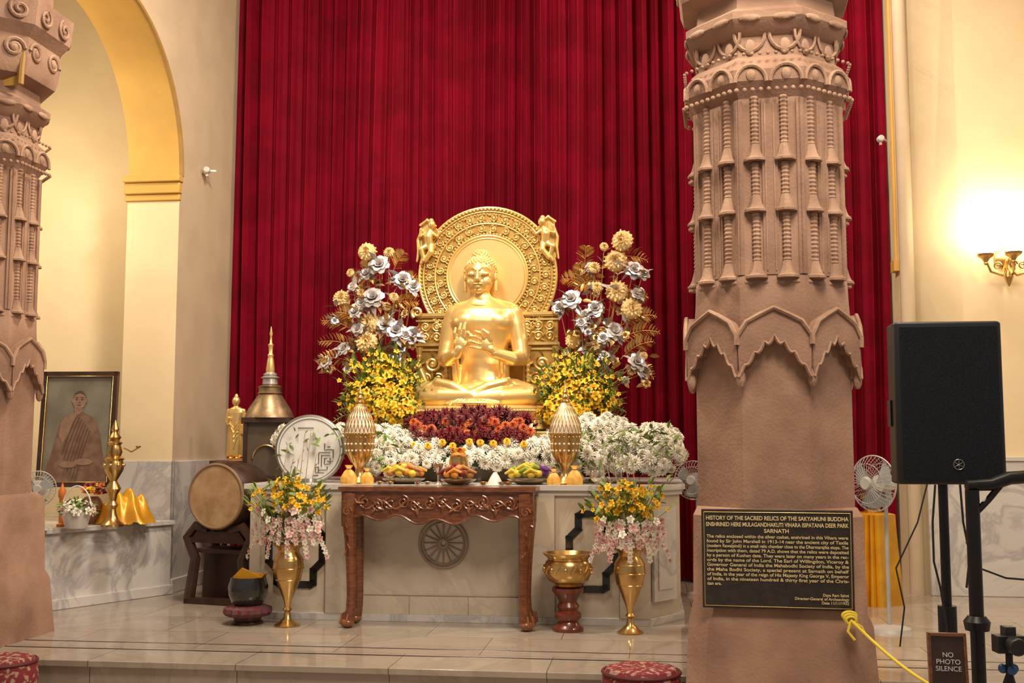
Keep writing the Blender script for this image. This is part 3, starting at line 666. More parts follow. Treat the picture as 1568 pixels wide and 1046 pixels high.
# ------------------------------------------------ ORNATE JARS
jw = M('jar_white_enamel', (.80, .70, .55), .3, coat=.5)
for u in (550, 866):
    p = L(u, 736, .14); p.z = .974; m = MB(); k = .00485
    pr = [(16, 0), (18, 2), (14, 6), (8, 12), (6, 22), (9, 28), (12, 32), (19, 44), (22, 58), (22, 70), (23, 75)]
    m.add(lathe([(r*k, z*k) for r, z in pr], 32), brass)
    dome = [(23, 75), (24, 78), (22, 90), (17, 104), (10, 116), (6, 122)]
    m.add(lathe([(r*k, z*k) for r, z in dome], 32), jw)
    m.add(lathe([(r*k, z*k) for r, z in [(7, 121), (8, 124), (4, 128), (6, 131), (3, 135), (4, 138), (1.5, 142), (.5, 158)]], 16), brass)
    for q in range(24):
        a = 2*pi*q/24
        for sg in (-1, 1):
            m.add(tube([((r+.3)*k*cos(a+sg*.13*i), (r+.3)*k*sin(a+sg*.13*i), z*k) for i, (r, z) in enumerate(dome[1:])], .0028, 5), brass)
    for z, r, n_ in ((60, 22.5, 20), (50, 20.8, 20), (70, 22.5, 20), (76, 24, 28)):
        for q in range(n_):
            a = 2*pi*q/n_; m.add(sph((r*k*cos(a), r*k*sin(a), z*k), .009, 6, 5), jw if z in (60, 50) else brass)
    for q in range(12):
        a = 2*pi*q/12; m.add(tube([(r*k*cos(a+.1*i), r*k*sin(a+.1*i), z*k) for i, (r, z) in enumerate(pr[6:])], .004, 5), brass)
    m.obj('ornate_reliquary_jar', RM @ Matrix.Translation(p))
# ------------------------------------------------ ROUND WHITE SCREEN
p = L(475, 696, .30); rr = 51*.00490; p.z = .974+rr
m = MB(); RR = Matrix.Rotation(pi/2, 4, 'X')
m.add(lathe([(rr, -.015), (rr, .03)], 64), M('white_lacquer', (.76, .75, .72), .35), RR)
rim = M('pewter_rim', (.28, .27, .25), .35, .6)
m.add(tube([(rr*cos(a), -.015, rr*sin(a)) for a in np.linspace(0, 2*pi, 64, endpoint=False)], .016, 8, closed=True), rim)
m.add(tube([(rr*.93*cos(a), -.032, rr*.93*sin(a)) for a in np.linspace(0, 2*pi, 64, endpoint=False)], .003, 5, closed=True), rim)
def bar(x0, z0, x1, z1, t=.0045): m.add(tube([(x0, -.034, z0), (x1, -.034, z1)], t, 4), rim)
bar(-.09, .165, .03, .165, .004)
g = .022
for (a, b_, c_, d) in ((0, 0, 4, 0), (0, 0, 0, -4), (1, -1, 4, -1), (1, -1, 1, -5), (2, -2, 3, -2), (2, -2, 2, -4), (2, -4, 4, -4), (4, -4, 4, -2), (3, -3, 5, -3), (0, -6, 3, -6), (3, -6, 3, -5), (-1, -7, 2, -7), (-1, -7, -1, -5), (-1, -5, 0, -5), (5, 1, 5, -2), (2, 1, 5, 1), (2, 1, 2, 3), (3, 2, 4, 2), (-2, -8, 0, -8), (0, -5, 0, -7)):
    bar(.07+a*g, -.02+b_*g, .07+c_*g, -.02+d*g)
m.add(lathe([(.07, -rr-.0), (.06, -rr+.03)], 16), rim)
m.obj('round_white_screen', RM @ Matrix.Translation(p) @ Matrix.Rotation(radians(8), 4, 'Z'))
# ------------------------------------------------ STUPA RELIQUARY
p = L(411, 720, 1.05); p.z = .974; k = 9.15/F; m = MB()
z0 = LZ(640, 1.05, 411)-.974
m.add(bx(-.20, .20, -.18, .18, 0, .03), darkwood, smooth=False)
for a in (-1, 1):
    for b_ in (-1, 1): m.add(bx(a*.17-.015, a*.17+.015, b_*.15-.015, b_*.15+.015, .03, z0-.03), darkwood, smooth=False)
m.add(bx(-.155, .155, -.13, .13, .03, z0-.03), M('cabinet_interior', (.10, .07, .045), .3), smooth=False)
m.add(tube([(.11*cos(a), -.14, .17+.11*sin(a)) for a in np.linspace(0, pi, 14)], .008, 6), brass); m.add(bx(-.2, .2, -.18, .18, z0-.04, z0), darkwood, smooth=False)
brz = M('antique_bronze', (.34, .24, .13), .4, .7, col2=(.22, .15, .09), ns=20)
pr = [(38, 0), (37, 3), (32, 14), (24, 26), (19, 34), (17, 36), (19, 38), (17, 40), (17, 46), (19, 48), (14, 50)]
m.add(lathe([(r*k, z*k+z0) for r, z in pr], 32, wav=lambda a, t: .025*sin(16*a)*(1-t)), brz)
m.add(lathe([(r*k, z*k+z0) for r, z in [(10, 50), (12, 52), (11, 60), (15, 62), (9, 65), (11, 67), (6, 71)]], 24), M('silver_white', (.5, .48, .46), .3, .5))
m.add(lathe([(r*k, z*k+z0) for r, z in [(6, 70), (7, 74), (5, 90), (4, 94), (5, 97), (3, 100), (3.5, 110), (4.5, 113), (2, 116), (1.5, 126), (2.6, 130), (.4, 142)]], 16), gold)
for z in (6, 12, 20): m.add(tube([((36-z*.55)*k*1.03*cos(a), (36-z*.55)*k*1.03*sin(a), z0+z*k) for a in np.linspace(0, 2*pi, 40, endpoint=False)], .005, 6, closed=True), brass)
m.obj('stupa_reliquary', RM @ Matrix.Translation(p) @ Matrix.Rotation(radians(10), 4, 'Z'))
# ------------------------------------------------ STANDING BUDDHA + STAND
p = L(360, 705, 1.55); zs = p.z
m = MB(); x = p.x
m.add(bx(x-.17, x+.17, 1.38, 1.72, zs-.03, zs), darkwood, smooth=False); m.add(bx(x-.14, x+.14, 1.42, 1.68, .5, zs-.03), darkwood, smooth=False)
for a in (-.13, .13):
    for b_ in (1.43, 1.67): m.add(bx(x+a-.02, x+a+.02, b_-.02, b_+.02, 0, .5), darkwood, smooth=False)
m.add(bx(x-.16, x+.16, 1.40, 1.70, .46, .52), darkwood, smooth=False)
m.obj('wooden_pedestal', RM, bevel=.006)
sb = empty('standing_buddha_figurine', RM @ Matrix.Translation(p)); k = .0057; T2 = Matrix.Diagonal((k, k, k, 1)); m = MB()
m.add(loft([(0, 0, 8, 11, 8), (0, 0, 25, 11, 8), (0, 0, 45, 10, 7), (0, 0, 60, 9, 7), (0, 0, 74, 13, 7), (0, 0, 80, 12, 6), (0, 0, 84, 4, 4)], 20), gold, T2)
m.add(sph((0, -1, 92), (6.3, 6.5, 8)), gold, T2); m.add(sph((0, 0, 100), (3, 3, 4)), gold, T2)
limb(m, gold, [(-12, 0, 77), (-14.5, 0, 60), (-10, -7, 56), (-8, -9, 66)], [3.8, 3.4, 2.8, 2.5], 10, T2)
limb(m, gold, [(12, 0, 77), (14.5, 0, 58), (13, -2, 42)], [3.8, 3.2, 2.6], 10, T2)
m.add(loft([(0, 1, 6, 15, 5), (0, 1, 30, 14, 4), (0, 1, 56, 13, 4)], 16), gold, T2)
limb(m, gold, [(-5, -2, 3), (-5, -7, 3)], [4, 3], 8, T2); limb(m, gold, [(5, -2, 3), (5, -7, 3)], [4, 3], 8, T2)
for i in range(5): m.add(tube([(-9+i*2, -8, 60-i*4), (0, -9, 50-i*8), (9-i, -8, 62-i*6)], .8, 6), gold, T2)
m.obj('figure', parent=sb, remesh=.004, smooth=2)
m = MB(); m.add(lathe([(14, -1), (15, 0), (12, 2), (14, 4)], 20), gold, T2); m.obj('base', parent=sb)
# ------------------------------------------------ DRUM
p = L(331, 760, .55); m = MB(); rd = .253
skin = M('drum_skin', (.46, .30, .16), .7, col2=(.33, .19, .09), ns=6, bump=.3, bs=12)
DR = Matrix.Rotation(pi/2, 4, 'X')
m.add(lathe([(rd*.97, -.42), (rd*1.05, -.3), (rd*1.12, -.15), (rd*1.08, -.03), (rd, 0)], 48), darkwood, DR)
m.add(lathe([(rd*.97, .0), (rd*.96, .008)], 48), skin, DR)
m.add(tube([(rd*.985*cos(a), -.003, rd*.985*sin(a)) for a in np.linspace(0, 2*pi, 48, endpoint=False)], .013, 8, closed=True), M('drum_rim', (.25, .15, .08), .6))
for q in range(40):
    a = 2*pi*q/40; m.add(sph((rd*1.03*cos(a), .03, rd*1.03*sin(a)), .009, 6, 5), brass)
m.obj('drum', RM @ Matrix.Translation(p) @ Matrix.Rotation(radians(-14), 4, 'Z'))
m = MB()
for yy in (.05, .36):
    for sg in (-1, 1):
        m.add(tube([(sg*.10, yy, -.27), (sg*.22, yy, -.24), (sg*.30, yy, -.33), (sg*.22, yy, -.5), (sg*.27, yy, -p.z+.04)], [.03, .04, .04, .04, .045], 8), darkwood)
    m.add(bx(-.30, .30, yy-.03, yy+.03, -p.z, -p.z+.05), darkwood, smooth=False); m.add(prism([(-.27, -.37), (.27, -.37), (.2, -.28), (-.2, -.28)], yy-.02, yy+.02, 'y'), darkwood, smooth=False)
m.add(bx(-.24, .24, .05, .36, -.45, -.42), darkwood, smooth=False)
m.add(prism([(-.24, -.42), (.24, -.42), (.26, -p.z+.03), (-.26, -p.z+.03)], .2, .23, 'y'), darkwood, smooth=False)
m.obj('drum_stand', RM @ Matrix.Translation(p) @ Matrix.Rotation(radians(-14), 4, 'Z'))
def drape(r0, r1, h, folds=14, amp=.08):
    return lathe([(r0*.02, h), (r0*.7, h+.004), (r0, h-.01), (r0*1.02, h*.8), ((r0+r1)/2, h*.4), (r1, 0)][::-1], 120, wav=lambda a, t: amp*(abs(sin(folds*a/2+2*sin(3*a)))**.7*2-1)*(1-t**4)+.04*sin(2*a+5*t))
# ------------------------------------------------ BRASS VASES with flowers
def vase_profile(h):
    P = [(.19, 0), (.20, .015), (.13, .05), (.06, .10), (.045, .17), (.075, .20), (.045, .23), (.06, .30), (.12, .42), (.20, .58), (.235, .72), (.22, .82), (.16, .90), (.17, .94), (.26, 1.0), (.245, 1.0), (.14, .93)]
    return [(r*h*.80, z*h) for r, z in P]
for (u, vb, vt, side) in ((440, 955, 832, -1), (965, 962, 838, 1)):
    ly = -.30; p = L(u, vb, ly); p.z = 0; h = LZ(vt, ly, u)
    e = empty('brass_flower_vase', RM @ Matrix.Translation(p))
    m = MB(); m.add(lathe(vase_profile(h), 36), brass)
    for z in (.56, .70, .80):
        r = {.56: .19, .70: .235, .80: .225}[z]*h*.8
        m.add(tube([(r*1.01*cos(a), r*1.01*sin(a), z*h) for a in np.linspace(0, 2*pi, 36, endpoint=False)], .004, 6, closed=True), brass)
    m.obj('vase', parent=e)
    m = MB()
    def q(uu, vv, d=0): return L(uu, vv, ly+d)-p
    base = q(u, vt-2)
    def st(pp): m.add(tube([base, (base+pp)/2+Vector((0, 0, .02)), pp], .003, 4), green)
    for i in range(75):
        dx_ = random.uniform(-52, 52); vv = vt-30+random.uniform(-28, 26)+abs(dx_)*.1+(10 if side > 0 else 0)
        pp = q(u+dx_, vv, random.uniform(-.16, .14)); put(m, BLOS, random.choice([pink_pet, pink_pet, white_pet]), pp, (dx_*.02, -1, random.uniform(-.4, .6)), .034)
        if i % 5 == 0: st(pp)
    for i in range(75):
        dx_ = random.gauss(0, 24); vv = vt-75+random.uniform(-26, 24)+abs(dx_)*.2
        pp = q(u-side*6+dx_, vv, random.uniform(-.13, .12)); put(m, BLOS, yel_pet, pp, (dx_*.02, -1, random.uniform(0, .8)), .03)
        leaf(m, green, pp, (random.uniform(-1, 1), random.uniform(-1, .5), random.uniform(-.6, .8)), .09)
        if i % 4 == 0: st(pp)
    for i in range(26):
        a = random.uniform(-.3, pi+.3); pp = q(u+58*cos(a), vt-62-40*sin(a)*random.uniform(.6, 1), random.uniform(-.1, .1)); st(pp)
        leaf(m, green, pp, pp-base, .08); leaf(m, M('lime_leaf', (.30, .38, .05), .5), (pp+base)/2, pp-base, .12)
        if i % 2: put(m, BLOS, yel_pet, pp, (0, -1, .3), .018)
    for i in range(9):
        x0 = -50+i*12.5
        for t in range(6 if i % 2 else 9): put(m, BLOS, random.choice([pink_pet, white_pet]), q(u+x0*(.8+.05*t), vt-30+t*7-6, -.1-.01*t), (x0*.02, -1, -.2), .024)
    for i in range(6):
        uu = u-side*(-10+i*9); pp = q(uu-side*10, vt-125-random.uniform(0, 48)*(1 if side < 0 else .5), 0)
        m.add(tube([base, q(uu, vt-80), pp], .0028, 4), M('dry_twig', (.55, .45, .30), .7))
        for t in range(7): leaf(m, M('pale_leaf', (.55, .50, .35), .6), q(uu, vt-80).lerp(pp, t/6), (random.uniform(-1, 1), -.2, .8), .035)
    m.obj('flowers', parent=e)
# ------------------------------------------------ BRASS BOWL ON PEDESTAL
p = L(870, 956, -.26); p.z = 0; m = MB(); k = 7.75/F
ped = M('red_turned_wood', (.17, .035, .015), .3, col2=(.10, .02, .01), ns=10, coat=.4)
m.add(lathe([(r*k, z*k) for r, z in [(23, 0), (23, 5), (18, 9), (15, 14), (20, 20), (20, 25), (14, 30), (17, 36), (13, 42), (17, 50), (24, 58), (24, 63)]], 32), ped)
m.add(lathe([(r*k, z*k) for r, z in [(18, 63), (21, 66), (19, 68), (30, 74), (35, 84), (36, 93), (33, 101), (30, 104), (31, 107), (37, 112), (38, 114), (34, 114), (28, 106)]], 40), brass)
for q in range(10):
    a = 2*pi*q/10; m.add(tube([(35.5*k*cos(a+b_*.02), 35.5*k*sin(a+b_*.02), (90+b_)*k) for b_ in (-6, -3, 0, 3, 6)], .006, 6), brass)
    m.add(sph((36*k*cos(a+.3), 36*k*sin(a+.3), 90*k), (.012, .012, .018), 8, 6), brass)
m.obj('brass_bowl_on_pedestal', RM @ Matrix.Translation(p))
# ------------------------------------------------ BLACK BOWL ON CUSHION
m = MB(); k = 7.85/F
p = L(379, 950, -.24); p.z = 0
m.add(lathe([(r*k, z*k) for r, z in [(22, 0), (24, 2), (20, 6), (22, 12)]], 24), darkwood)
m.add(lathe([(r*k, z*k) for r, z in [(20, 10), (31, 13), (35, 18), (34, 24), (24, 28)]], 64, wav=lambda a, t: .06*sin(16*a)), M('maroon_cushion', (.16, .02, .03), .7, col2=(.10, .05, .06), ns=30))
m.add(lathe([(r*k, z*k) for r, z in [(16, 26), (24, 32), (29, 44), (30, 56), (27, 66), (26, 70), (24, 70), (25, 60)]], 40), M('black_lacquer', (.012, .014, .014), .18, coat=.6))
m.add(prism([(-26*k, 66*k), (-8*k, 84*k), (2*k, 80*k), (24*k, 68*k), (10*k, 64*k)], -.04, -.02, 'y'), satin, smooth=False)
m.add(prism([(-22*k, 66*k), (-4*k, 76*k), (26*k, 74*k), (18*k, 62*k)], -.02, .05, 'y'), satin, smooth=False)
m.obj('black_alms_bowl', RM @ Matrix.Translation(p))
# ------------------------------------------------ OFFERINGS
def tray(name, u, ly, w, items):
    p = L(u, 735, ly); p.z = .974; m = MB()
    m.add(lathe([(w*.5, 0), (w*.55, .004), (w*.95, .03), (w, .04), (w*.94, .04), (w*.55, .012)], 32), M('pewter_tray', (.5, .42, .30), .25, .8))
    for i in range(items[1]):
        a = i*2.4; r = w*.8*sqrt(i/items[1]); mt = random.choice(items[0]); x, y = r*cos(a), r*sin(a); z = .05+.06*(1-r/w)+.02*random.random()
        m.add(sph((x, y, z), (.03, .028, .026), 12, 8), mt)
        if i % 2: m.add(tube([(x-.05, y-.01, z+.01), (x, y-.02, z+.035), (x+.05, y-.01, z+.015)], [.008, .017, .008], 8), mt)
    m.obj(name, RM @ Matrix.Translation(p))
org = M('orange_fruit', (.75, .25, .03), .5, col2=(.70, .35, .05), ns=20); ban = M('banana_yellow', (.78, .58, .06), .5); grn = M('green_fruit', (.30, .42, .05), .5); pur = M('purple_wrap', (.18, .05, .30), .4); sweets = M('brown_sweets', (.50, .22, .07), .6)
tray('fruit_tray', 618, .12, .16, ([org, sweets, ban], 22))
tray('fruit_tray', 810, .10, .16, ([ban, ban, grn, pur], 26))
tray('sweets_tray', 702, .0, .13, ([sweets, org, red_pet], 18))
m = MB(); p = L(702, 728, .16); p.z = .974
m.add(lathe([(.035, 0), (.04, .01), (.02, .03), (.06, .09), (.07, .15), (.065, .2), (.075, .21), (.06, .20)], 28), brass); m.add(sph((0, 0, .21), (.055, .055, .04)), org)
for q in range(14): put(m, MUM, yel_pet if q % 2 else org_pet, (.045*cos(q*2.4)*sqrt(q/14), .045*sin(q*2.4)*sqrt(q/14), .245), (0, -.3, 1), .025)
m.obj('brass_offering_bowl', RM @ Matrix.Translation(p))
slv = M('silver_metal', (.70, .64, .55), .22, .9)
for u in (671, 758):
    m = MB(); p = L(u, 735, .08); p.z = .974
    if u == 671: m.add(lathe([(.035, 0), (.03, .008), (.008, .02), (.008, .08), (.03, .11), (.04, .15), (.036, .15), (.02, .11)], 24), slv); m.obj('silver_goblet', RM @ Matrix.Translation(p))
    else: m.add(lathe([(.06, 0), (.055, .012), (.03, .06), (.012, .085), (.002, .09)], 24), M('white_porcelain', (.8, .78, .72), .3)); m.add(sph((0, 0, .092), .008, 8, 6), brass); m.obj('white_lidded_dish', RM @ Matrix.Translation(p))
for u, w, ly in ((534, 12, -.0), (562, 10, -.0), (848, 10, -.0), (880, 12, -.0)):
    m = MB(); p = L(u, 738, ly); p.z = .974; k = w*.0048
    m.add(loft([(0, 0, 0, k, k*.6), (0, 0, k*.8, k*1.05, k*.7), (0, 0, k*1.6, k*.6, k*.35), (0, 0, k*1.9, k*.25, k*.2), (0, 0, k*2.4, k*.6, k*.12)], 20, 3), M('orange_sachet', (.80, .36, .03), .45, col2=(.85, .55, .15), ns=30))
    m.add(tube([(k*.3*cos(a), k*.22*sin(a), k*1.9) for a in np.linspace(0, 2*pi, 12, endpoint=False)], k*.06, 5, closed=True), red_pet)
    m.obj('orange_offering_pouch', RM @ Matrix.Translation(p))
m = MB()
for u in (582, 598, 640, 655, 740, 768, 778):
    p = L(u, 740, -.02); m.add(lathe([(.018, .974), (.026, .985), (.028, .995), (.024, .99)], 16, c=(p.x, p.y, 0)), random.choice([slv, brass])); m.add(sph((p.x, p.y, .99), (.018, .018, .008), 8, 6), random.choice([org, ban, white_pet, red_pet]))
m.obj('butter_lamps', RM)
m = MB(); p = L(915, 733, .06); p.z = .974
m.add(lathe([(.03, 0), (.035, .006), (.02, .015), (.05, .04), (.058, .075), (.05, .10), (.055, .105)], 24), slv); m.obj('silver_bowl', RM @ Matrix.Translation(p))
# ------------------------------------------------ FANS
def fan(name, mw, r, pole, col=grey_pl, tilt=0, br=.15):
    e = empty(name, mw); m = MB(); Rt = Matrix.Rotation(tilt, 4, 'Z')
    for q in range(36):
        a = 2*pi*q/36
        for d in (-1, 1): m.add(tube([(.25*r*cos(a), -.05+d*.07, .25*r*sin(a)), (.7*r*cos(a), -.05+d*.065, .7*r*sin(a)), (r*cos(a), -.05, r*sin(a))], .0016, 4), col, Rt)
    for rr_, yy in ((r, -.05), (r*.7, -.118), (r*.25, -.12), (r*.7, .015)):
        m.add(tube([(rr_*cos(a), yy, rr_*sin(a)) for a in np.linspace(0, 2*pi, 40, endpoint=False)], .005 if rr_ == r else .0022, 6, closed=True), col, Rt)
    m.add(lathe([(.25*r, 0), (.2*r, .02)], 20), col, Rt @ Matrix.Translation((0, -.12, 0)) @ Matrix.Rotation(pi/2, 4, 'X'))
    for q in range(3):
        a0 = q*2.094; bl = [(.15*r*cos(a0), -.06, .15*r*sin(a0))]
        for i in range(9):
            a = a0+i*.15; bl.append((.88*r*cos(a), -.08+i*.008, .88*r*sin(a)))
        m.add((bl, [(0, i, i+1) for i in range(1, 9)]), M('fan_blade', (.30, .32, .33), .3), Rt)
    m.add(loft([(0, 0, 0, .055, .055), (0, 0, .05, .065, .06), (0, 0, .13, .05, .05), (0, 0, .15, .02, .02)], 20), white_pl, Rt @ Matrix.Rotation(-pi/2, 4, 'X'))
    m.obj('head', parent=e)
    m = MB(); m.add(tube([(0, .07, -.03), (0, .07, -pole+.02)], .014, 10), col); m.add(lathe([(br, -pole), (br-.01, -pole+.02), (.03, -pole+.04)], 28, c=(0, .07, 0)), col); m.add(box(0, .07, -.08, .05, .06, .10), col)
    m.obj('stand', parent=e)
p = W(1345, 740, 7.6); fan('pedestal_fan', Matrix.Translation(p) @ Matrix.Rotation(radians(-58), 4, 'Z'), .19, p.z)
p = W(1064, 735, 9.3); fan('pedestal_fan.001', Matrix.Translation(p) @ Matrix.Rotation(radians(-25), 4, 'Z'), .16, p.z, br=.10)
p = W(58, 748, 8.3); fan('table_fan', Matrix.Translation(p) @ Matrix.Rotation(radians(20), 4, 'Z'), .13, p.z-.62, br=.09)
# ------------------------------------------------ BENCH OBJECTS
def bench(u, y=8.75):
    p = W(u, 790, y); p.z = .62; return Matrix.Translation(p)
k = 8.75/F
m = MB(); m.add(lathe([(r*k, z*k) for r, z in [(17, 0), (18, 3), (12, 8), (7, 16), (5, 26), (9, 32), (5, 38), (7, 48), (12, 56), (9, 62), (5, 68), (14, 84), (15, 90), (13, 98), (16, 102), (10, 106), (12, 112), (9, 122), (12, 126), (7, 130), (10, 134), (4, 142), (6, 146), (1, 160)]], 28), brass)
for q in range(8):
    a = 2*pi*q/8; m.add(sph((15*k*cos(a), 15*k*sin(a), 92*k), .014, 8, 6), brass)
m.add(tube([(14*k, 0, 118*k), (26*k, 0, 112*k), (36*k, 0, 118*k)], .006, 6), brass); m.add(lathe([(.004, 0), (.02, .012), (.022, .02)], 10, c=(36*k, 0, 117*k)), brass)
m.obj('brass_oil_lamp', bench(172))
m = MB(); m.add(lathe([(r*k, z*k) for r, z in [(14, 0), (16, 4), (21, 22), (22, 24), (19, 22)]], 28, wav=lambda a, t: .03*sin(14*a)), white_pl)
m.add(tube([(22*k*cos(a), 0, (24+38*sin(a))*k) for a in np.linspace(0, pi, 20)], .006, 6), white_pl)
for i in range(46):
    z = random.uniform(.1, 1); a = i*2.4; r = sqrt(1-z*z); d = Vector((r*cos(a), r*sin(a), z)); pp = Vector((d.x*25*k, d.y*22*k, 22*k+d.z*18*k))
    put(m, BLOS, random.choice([white_pet, white_pet, pink_pet, green]), pp, d, .04); leaf(m, green, pp*.9, d, .07)
m.obj('flower_basket', bench(117, 8.55))
m = MB(); vs = []; fs = []; n = 40
for j in range(n+1):
    for i in range(n+1):
        a = i/n*2-1; b_ = j/n*2-1; z = .25*(max(0, 1-abs(a)**2.6))*(max(0, 1-abs(b_)**2.5))+.035*(1-a*a)*sin(a*9+b_*5+2*sin(b_*4)); vs.append((a*.20+.03*sin(b_*4), b_*.14, max(z, .0)+.003))
for j in range(n):
    for i in range(n): q = j*(n+1)+i; fs.append((q, q+1, q+n+2, q+n+1))
m.add((vs, fs), satin); m.obj('yellow_satin_cloth', bench(192, 9.05))
m = MB(); m.add(lathe([(.035, 0), (.035, .02), (.02, .03), (.02, .22), (.028, .23), (.03, .28), (.012, .31), (.004, .34)], 16), M('orange_candle', (.65, .18, .03), .5)); m.obj('orange_candle', bench(94, 8.7))
m = MB(); m.add(lathe([(.06, 0), (.09, .05), (.095, .14), (.07, .2), (.05, .22)], 20), M('brown_pot', (.18, .07, .03), .4))
for i in range(26): put(m, BLOS, random.choice([org_pet, yel_pet, red_pet]), (random.uniform(-.09, .09), random.uniform(-.08, .08), .24+random.uniform(0, .07)), (0, -.6, 1), .035)
m.obj('marigold_pot', bench(140, 9.0))
p = W(120, 657, 9.3); e = empty('framed_monk_portrait', Matrix.Translation(p) @ Matrix.Rotation(radians(-3), 4, 'Z') @ Matrix.Rotation(radians(-4), 4, 'X'))
k = 9.3/F; m = MB(); w, h = 59*k, 88*k
for a in ((-w, w, h-.04, h), (-w, w, -h, -h+.04), (-w, -w+.04, -h, h), (w-.04, w, -h, h)): m.add(bx(a[0], a[1], -.03, .01, a[2], a[3]), darkwood, smooth=False)
for a in ((-w+.038, w-.038, h-.044, h-.038), (-w+.038, w-.038, -h+.038, -h+.044), (-w+.038, -w+.044, -h+.038, h-.038), (w-.044, w-.038, -h+.038, h-.038)): m.add(bx(a[0], a[1], -.034, .0, a[2], a[3]), brass, smooth=False)
m.obj('frame', parent=e, bevel=.004)
m = MB(); m.add(bx(-w+.03, w-.03, -.008, .0, -h+.03, h-.03), M('painting_background', (.14, .125, .095), .4, col2=(.20, .185, .145), ns=4), smooth=False)
robe = M('painted_robe', (.14, .07, .045), .5, col2=(.20, .12, .08), ns=12); sk = M('painted_skin', (.27, .16, .11), .5, col2=(.21, .125, .085), ns=22); hr = M('painted_shade', (.08, .05, .035), .6)
def pol(pts, mt, y): m.add(prism([(a*k, b_*k) for a, b_ in pts], y, y+.003, 'y'), mt, smooth=False)
def ell(cx, cz, rx, rz, mt, y): pol([(cx+rx*cos(a), cz+rz*sin(a)) for a in np.linspace(0, 2*pi, 28, endpoint=False)], mt, y)
pol([(-45, -82), (-46, -60), (-38, -34), (-32, -6), (-28, 10), (-20, 20), (-6, 26), (6, 26), (20, 19), (29, 8), (36, -12), (40, -34), (46, -58), (46, -82)], robe, -.012)
pol([(-20, 19), (-8, 25), (1, 25), (-9, 8), (-15, -10), (-22, -22), (-29, -10), (-27, 8)], sk, -.014); ell(-1, 31, 6.5, 9, sk, -.0145); ell(0, 44, 10.5, 14, sk, -.016)
pol([(-10.4, 47), (-8, 54), (-3, 58.5), (3, 58.5), (8, 54), (10.4, 47), (7, 52), (0, 54.5), (-7, 52)], hr, -.0165)
for sg in (-1, 1): ell(sg*4.2, 45, 2.0, .8, hr, -.018); ell(sg*10.8, 43, 1.5, 3.4, sk, -.0155); ell(sg*4.2, 47.8, 2.6, .5, hr, -.018)
ell(0.6, 40.5, 1.2, .8, hr, -.0175); ell(0, 36.4, 3, .7, hr, -.018)
for i in range(7):
    c0 = [(-2+i*3.5-20*t, 22-i*4-t*(70+i*4)+10*sin(t*2)) for t in np.linspace(0, 1, 8)]
    m.add(tube([(a*k, -.0125, b_*k) for a, b_ in c0], .0035, 4), hr)
ell(12, -50, 15, 5, sk, -.0165); ell(-12, -54, 14, 5, sk, -.0163)
m.obj('painting', parent=e)
# ------------------------------------------------ SPEAKER
y = 4.15; p = W(1455, 617, y); ws = 162*y/F
e = empty('loudspeaker_on_stand', Matrix.Translation((p.x, y, 0)) @ Matrix.Rotation(radians(-6), 4, 'Z'))
z0, z1 = Zc(742, y), Zc(492, y); m = MB(); hw = ws/2
m.add(prism([(-hw, .012), (-hw+.02, 0), (hw-.02, 0), (hw, .012), (hw*.95, .15), (hw*.6, .32), (-hw*.6, .32), (-hw*.95, .15)], z0, z1), blackpl, smooth=False)
m.obj('cabinet', parent=e, bevel=.01)
gr = bpy.data.materials.new('speaker_grille'); gr.use_nodes = True; nt = gr.node_tree; b_ = nt.nodes['Principled BSDF']
vo = nt.nodes.new('ShaderNodeTexVoronoi'); vo.inputs['Scale'].default_value = 220; tc = nt.nodes.new('ShaderNodeTexCoord'); nt.links.new(tc.outputs['Object'], vo.inputs['Vector'])
r_ = nt.nodes.new('ShaderNodeValToRGB'); r_.color_ramp.elements[0].color = (.003, .003, .005, 1); r_.color_ramp.elements[1].color = (.018, .022, .032, 1); nt.links.new(vo.outputs['Distance'], r_.inputs[0]); nt.links.new(r_.outputs[0], b_.inputs['Base Color']); b_.inputs['Roughness'].default_value = .5; b_.inputs['Metallic'].default_value = .1; b_.inputs['Specular IOR Level'].default_value = .25
m = MB(); m.add(bx(-hw+.022, hw-.022, -.010, .002, z0+.02, z1-.02), gr, smooth=False)
lx_, lz = .02, z0+.075; lm = M('badge_silver', (.5, .5, .5), .3, .8)
m.add(tube([(lx_+.019*cos(a), -.012, lz+.019*sin(a)) for a in np.linspace(0, 2*pi, 28, endpoint=False)], .0014, 5, closed=True), lm)
for q in range(6):
    a = pi/2+q*pi/3; m.add(tube([(lx_, -.012, lz), (lx_+.016*cos(a), -.012, lz+.016*sin(a))], .0013, 5), lm)
m.obj('grille', parent=e, bevel=.004)
m = MB(); m.add(box(-hw+.002, .1, z0+.27, .01, .05, .10), blackmt); m.add(tube([(.0, .14, z0), (.0, .14, .5)], .018, 14), blackmt); m.add(tube([(0, .14, .62), (0, .14, -.05)], .024, 14), blackmt)
m.add(lathe([(.035, .55), (.035, .65)], 14, c=(0, .14, 0)), blackmt); m.add(lathe([(.04, .12), (.04, .2)], 14, c=(0, .14, 0)), blackmt)
for q in range(3):
    a = 1.3+q*2.094; m.add(tube([(0, .14, .30), (.32*cos(a), .14+.32*sin(a), -.16)], .012, 8), blackmt); m.add(tube([(0, .14, .02), (.18*cos(a), .14+.18*sin(a), .04)], .008, 6), blackmt); m.add(sph((.32*cos(a), .14+.32*sin(a), -.155), (.02, .02, .014), 8, 6), blackpl)
m.obj('stand', parent=e)
y = 3.9; p = W(1494, 900, y); m = MB(); T3 = Matrix.Translation((p.x, y, 0))
zz = lambda v: Zc(v, y)
xx = lambda u: Xc(u, 800, y)-p.x
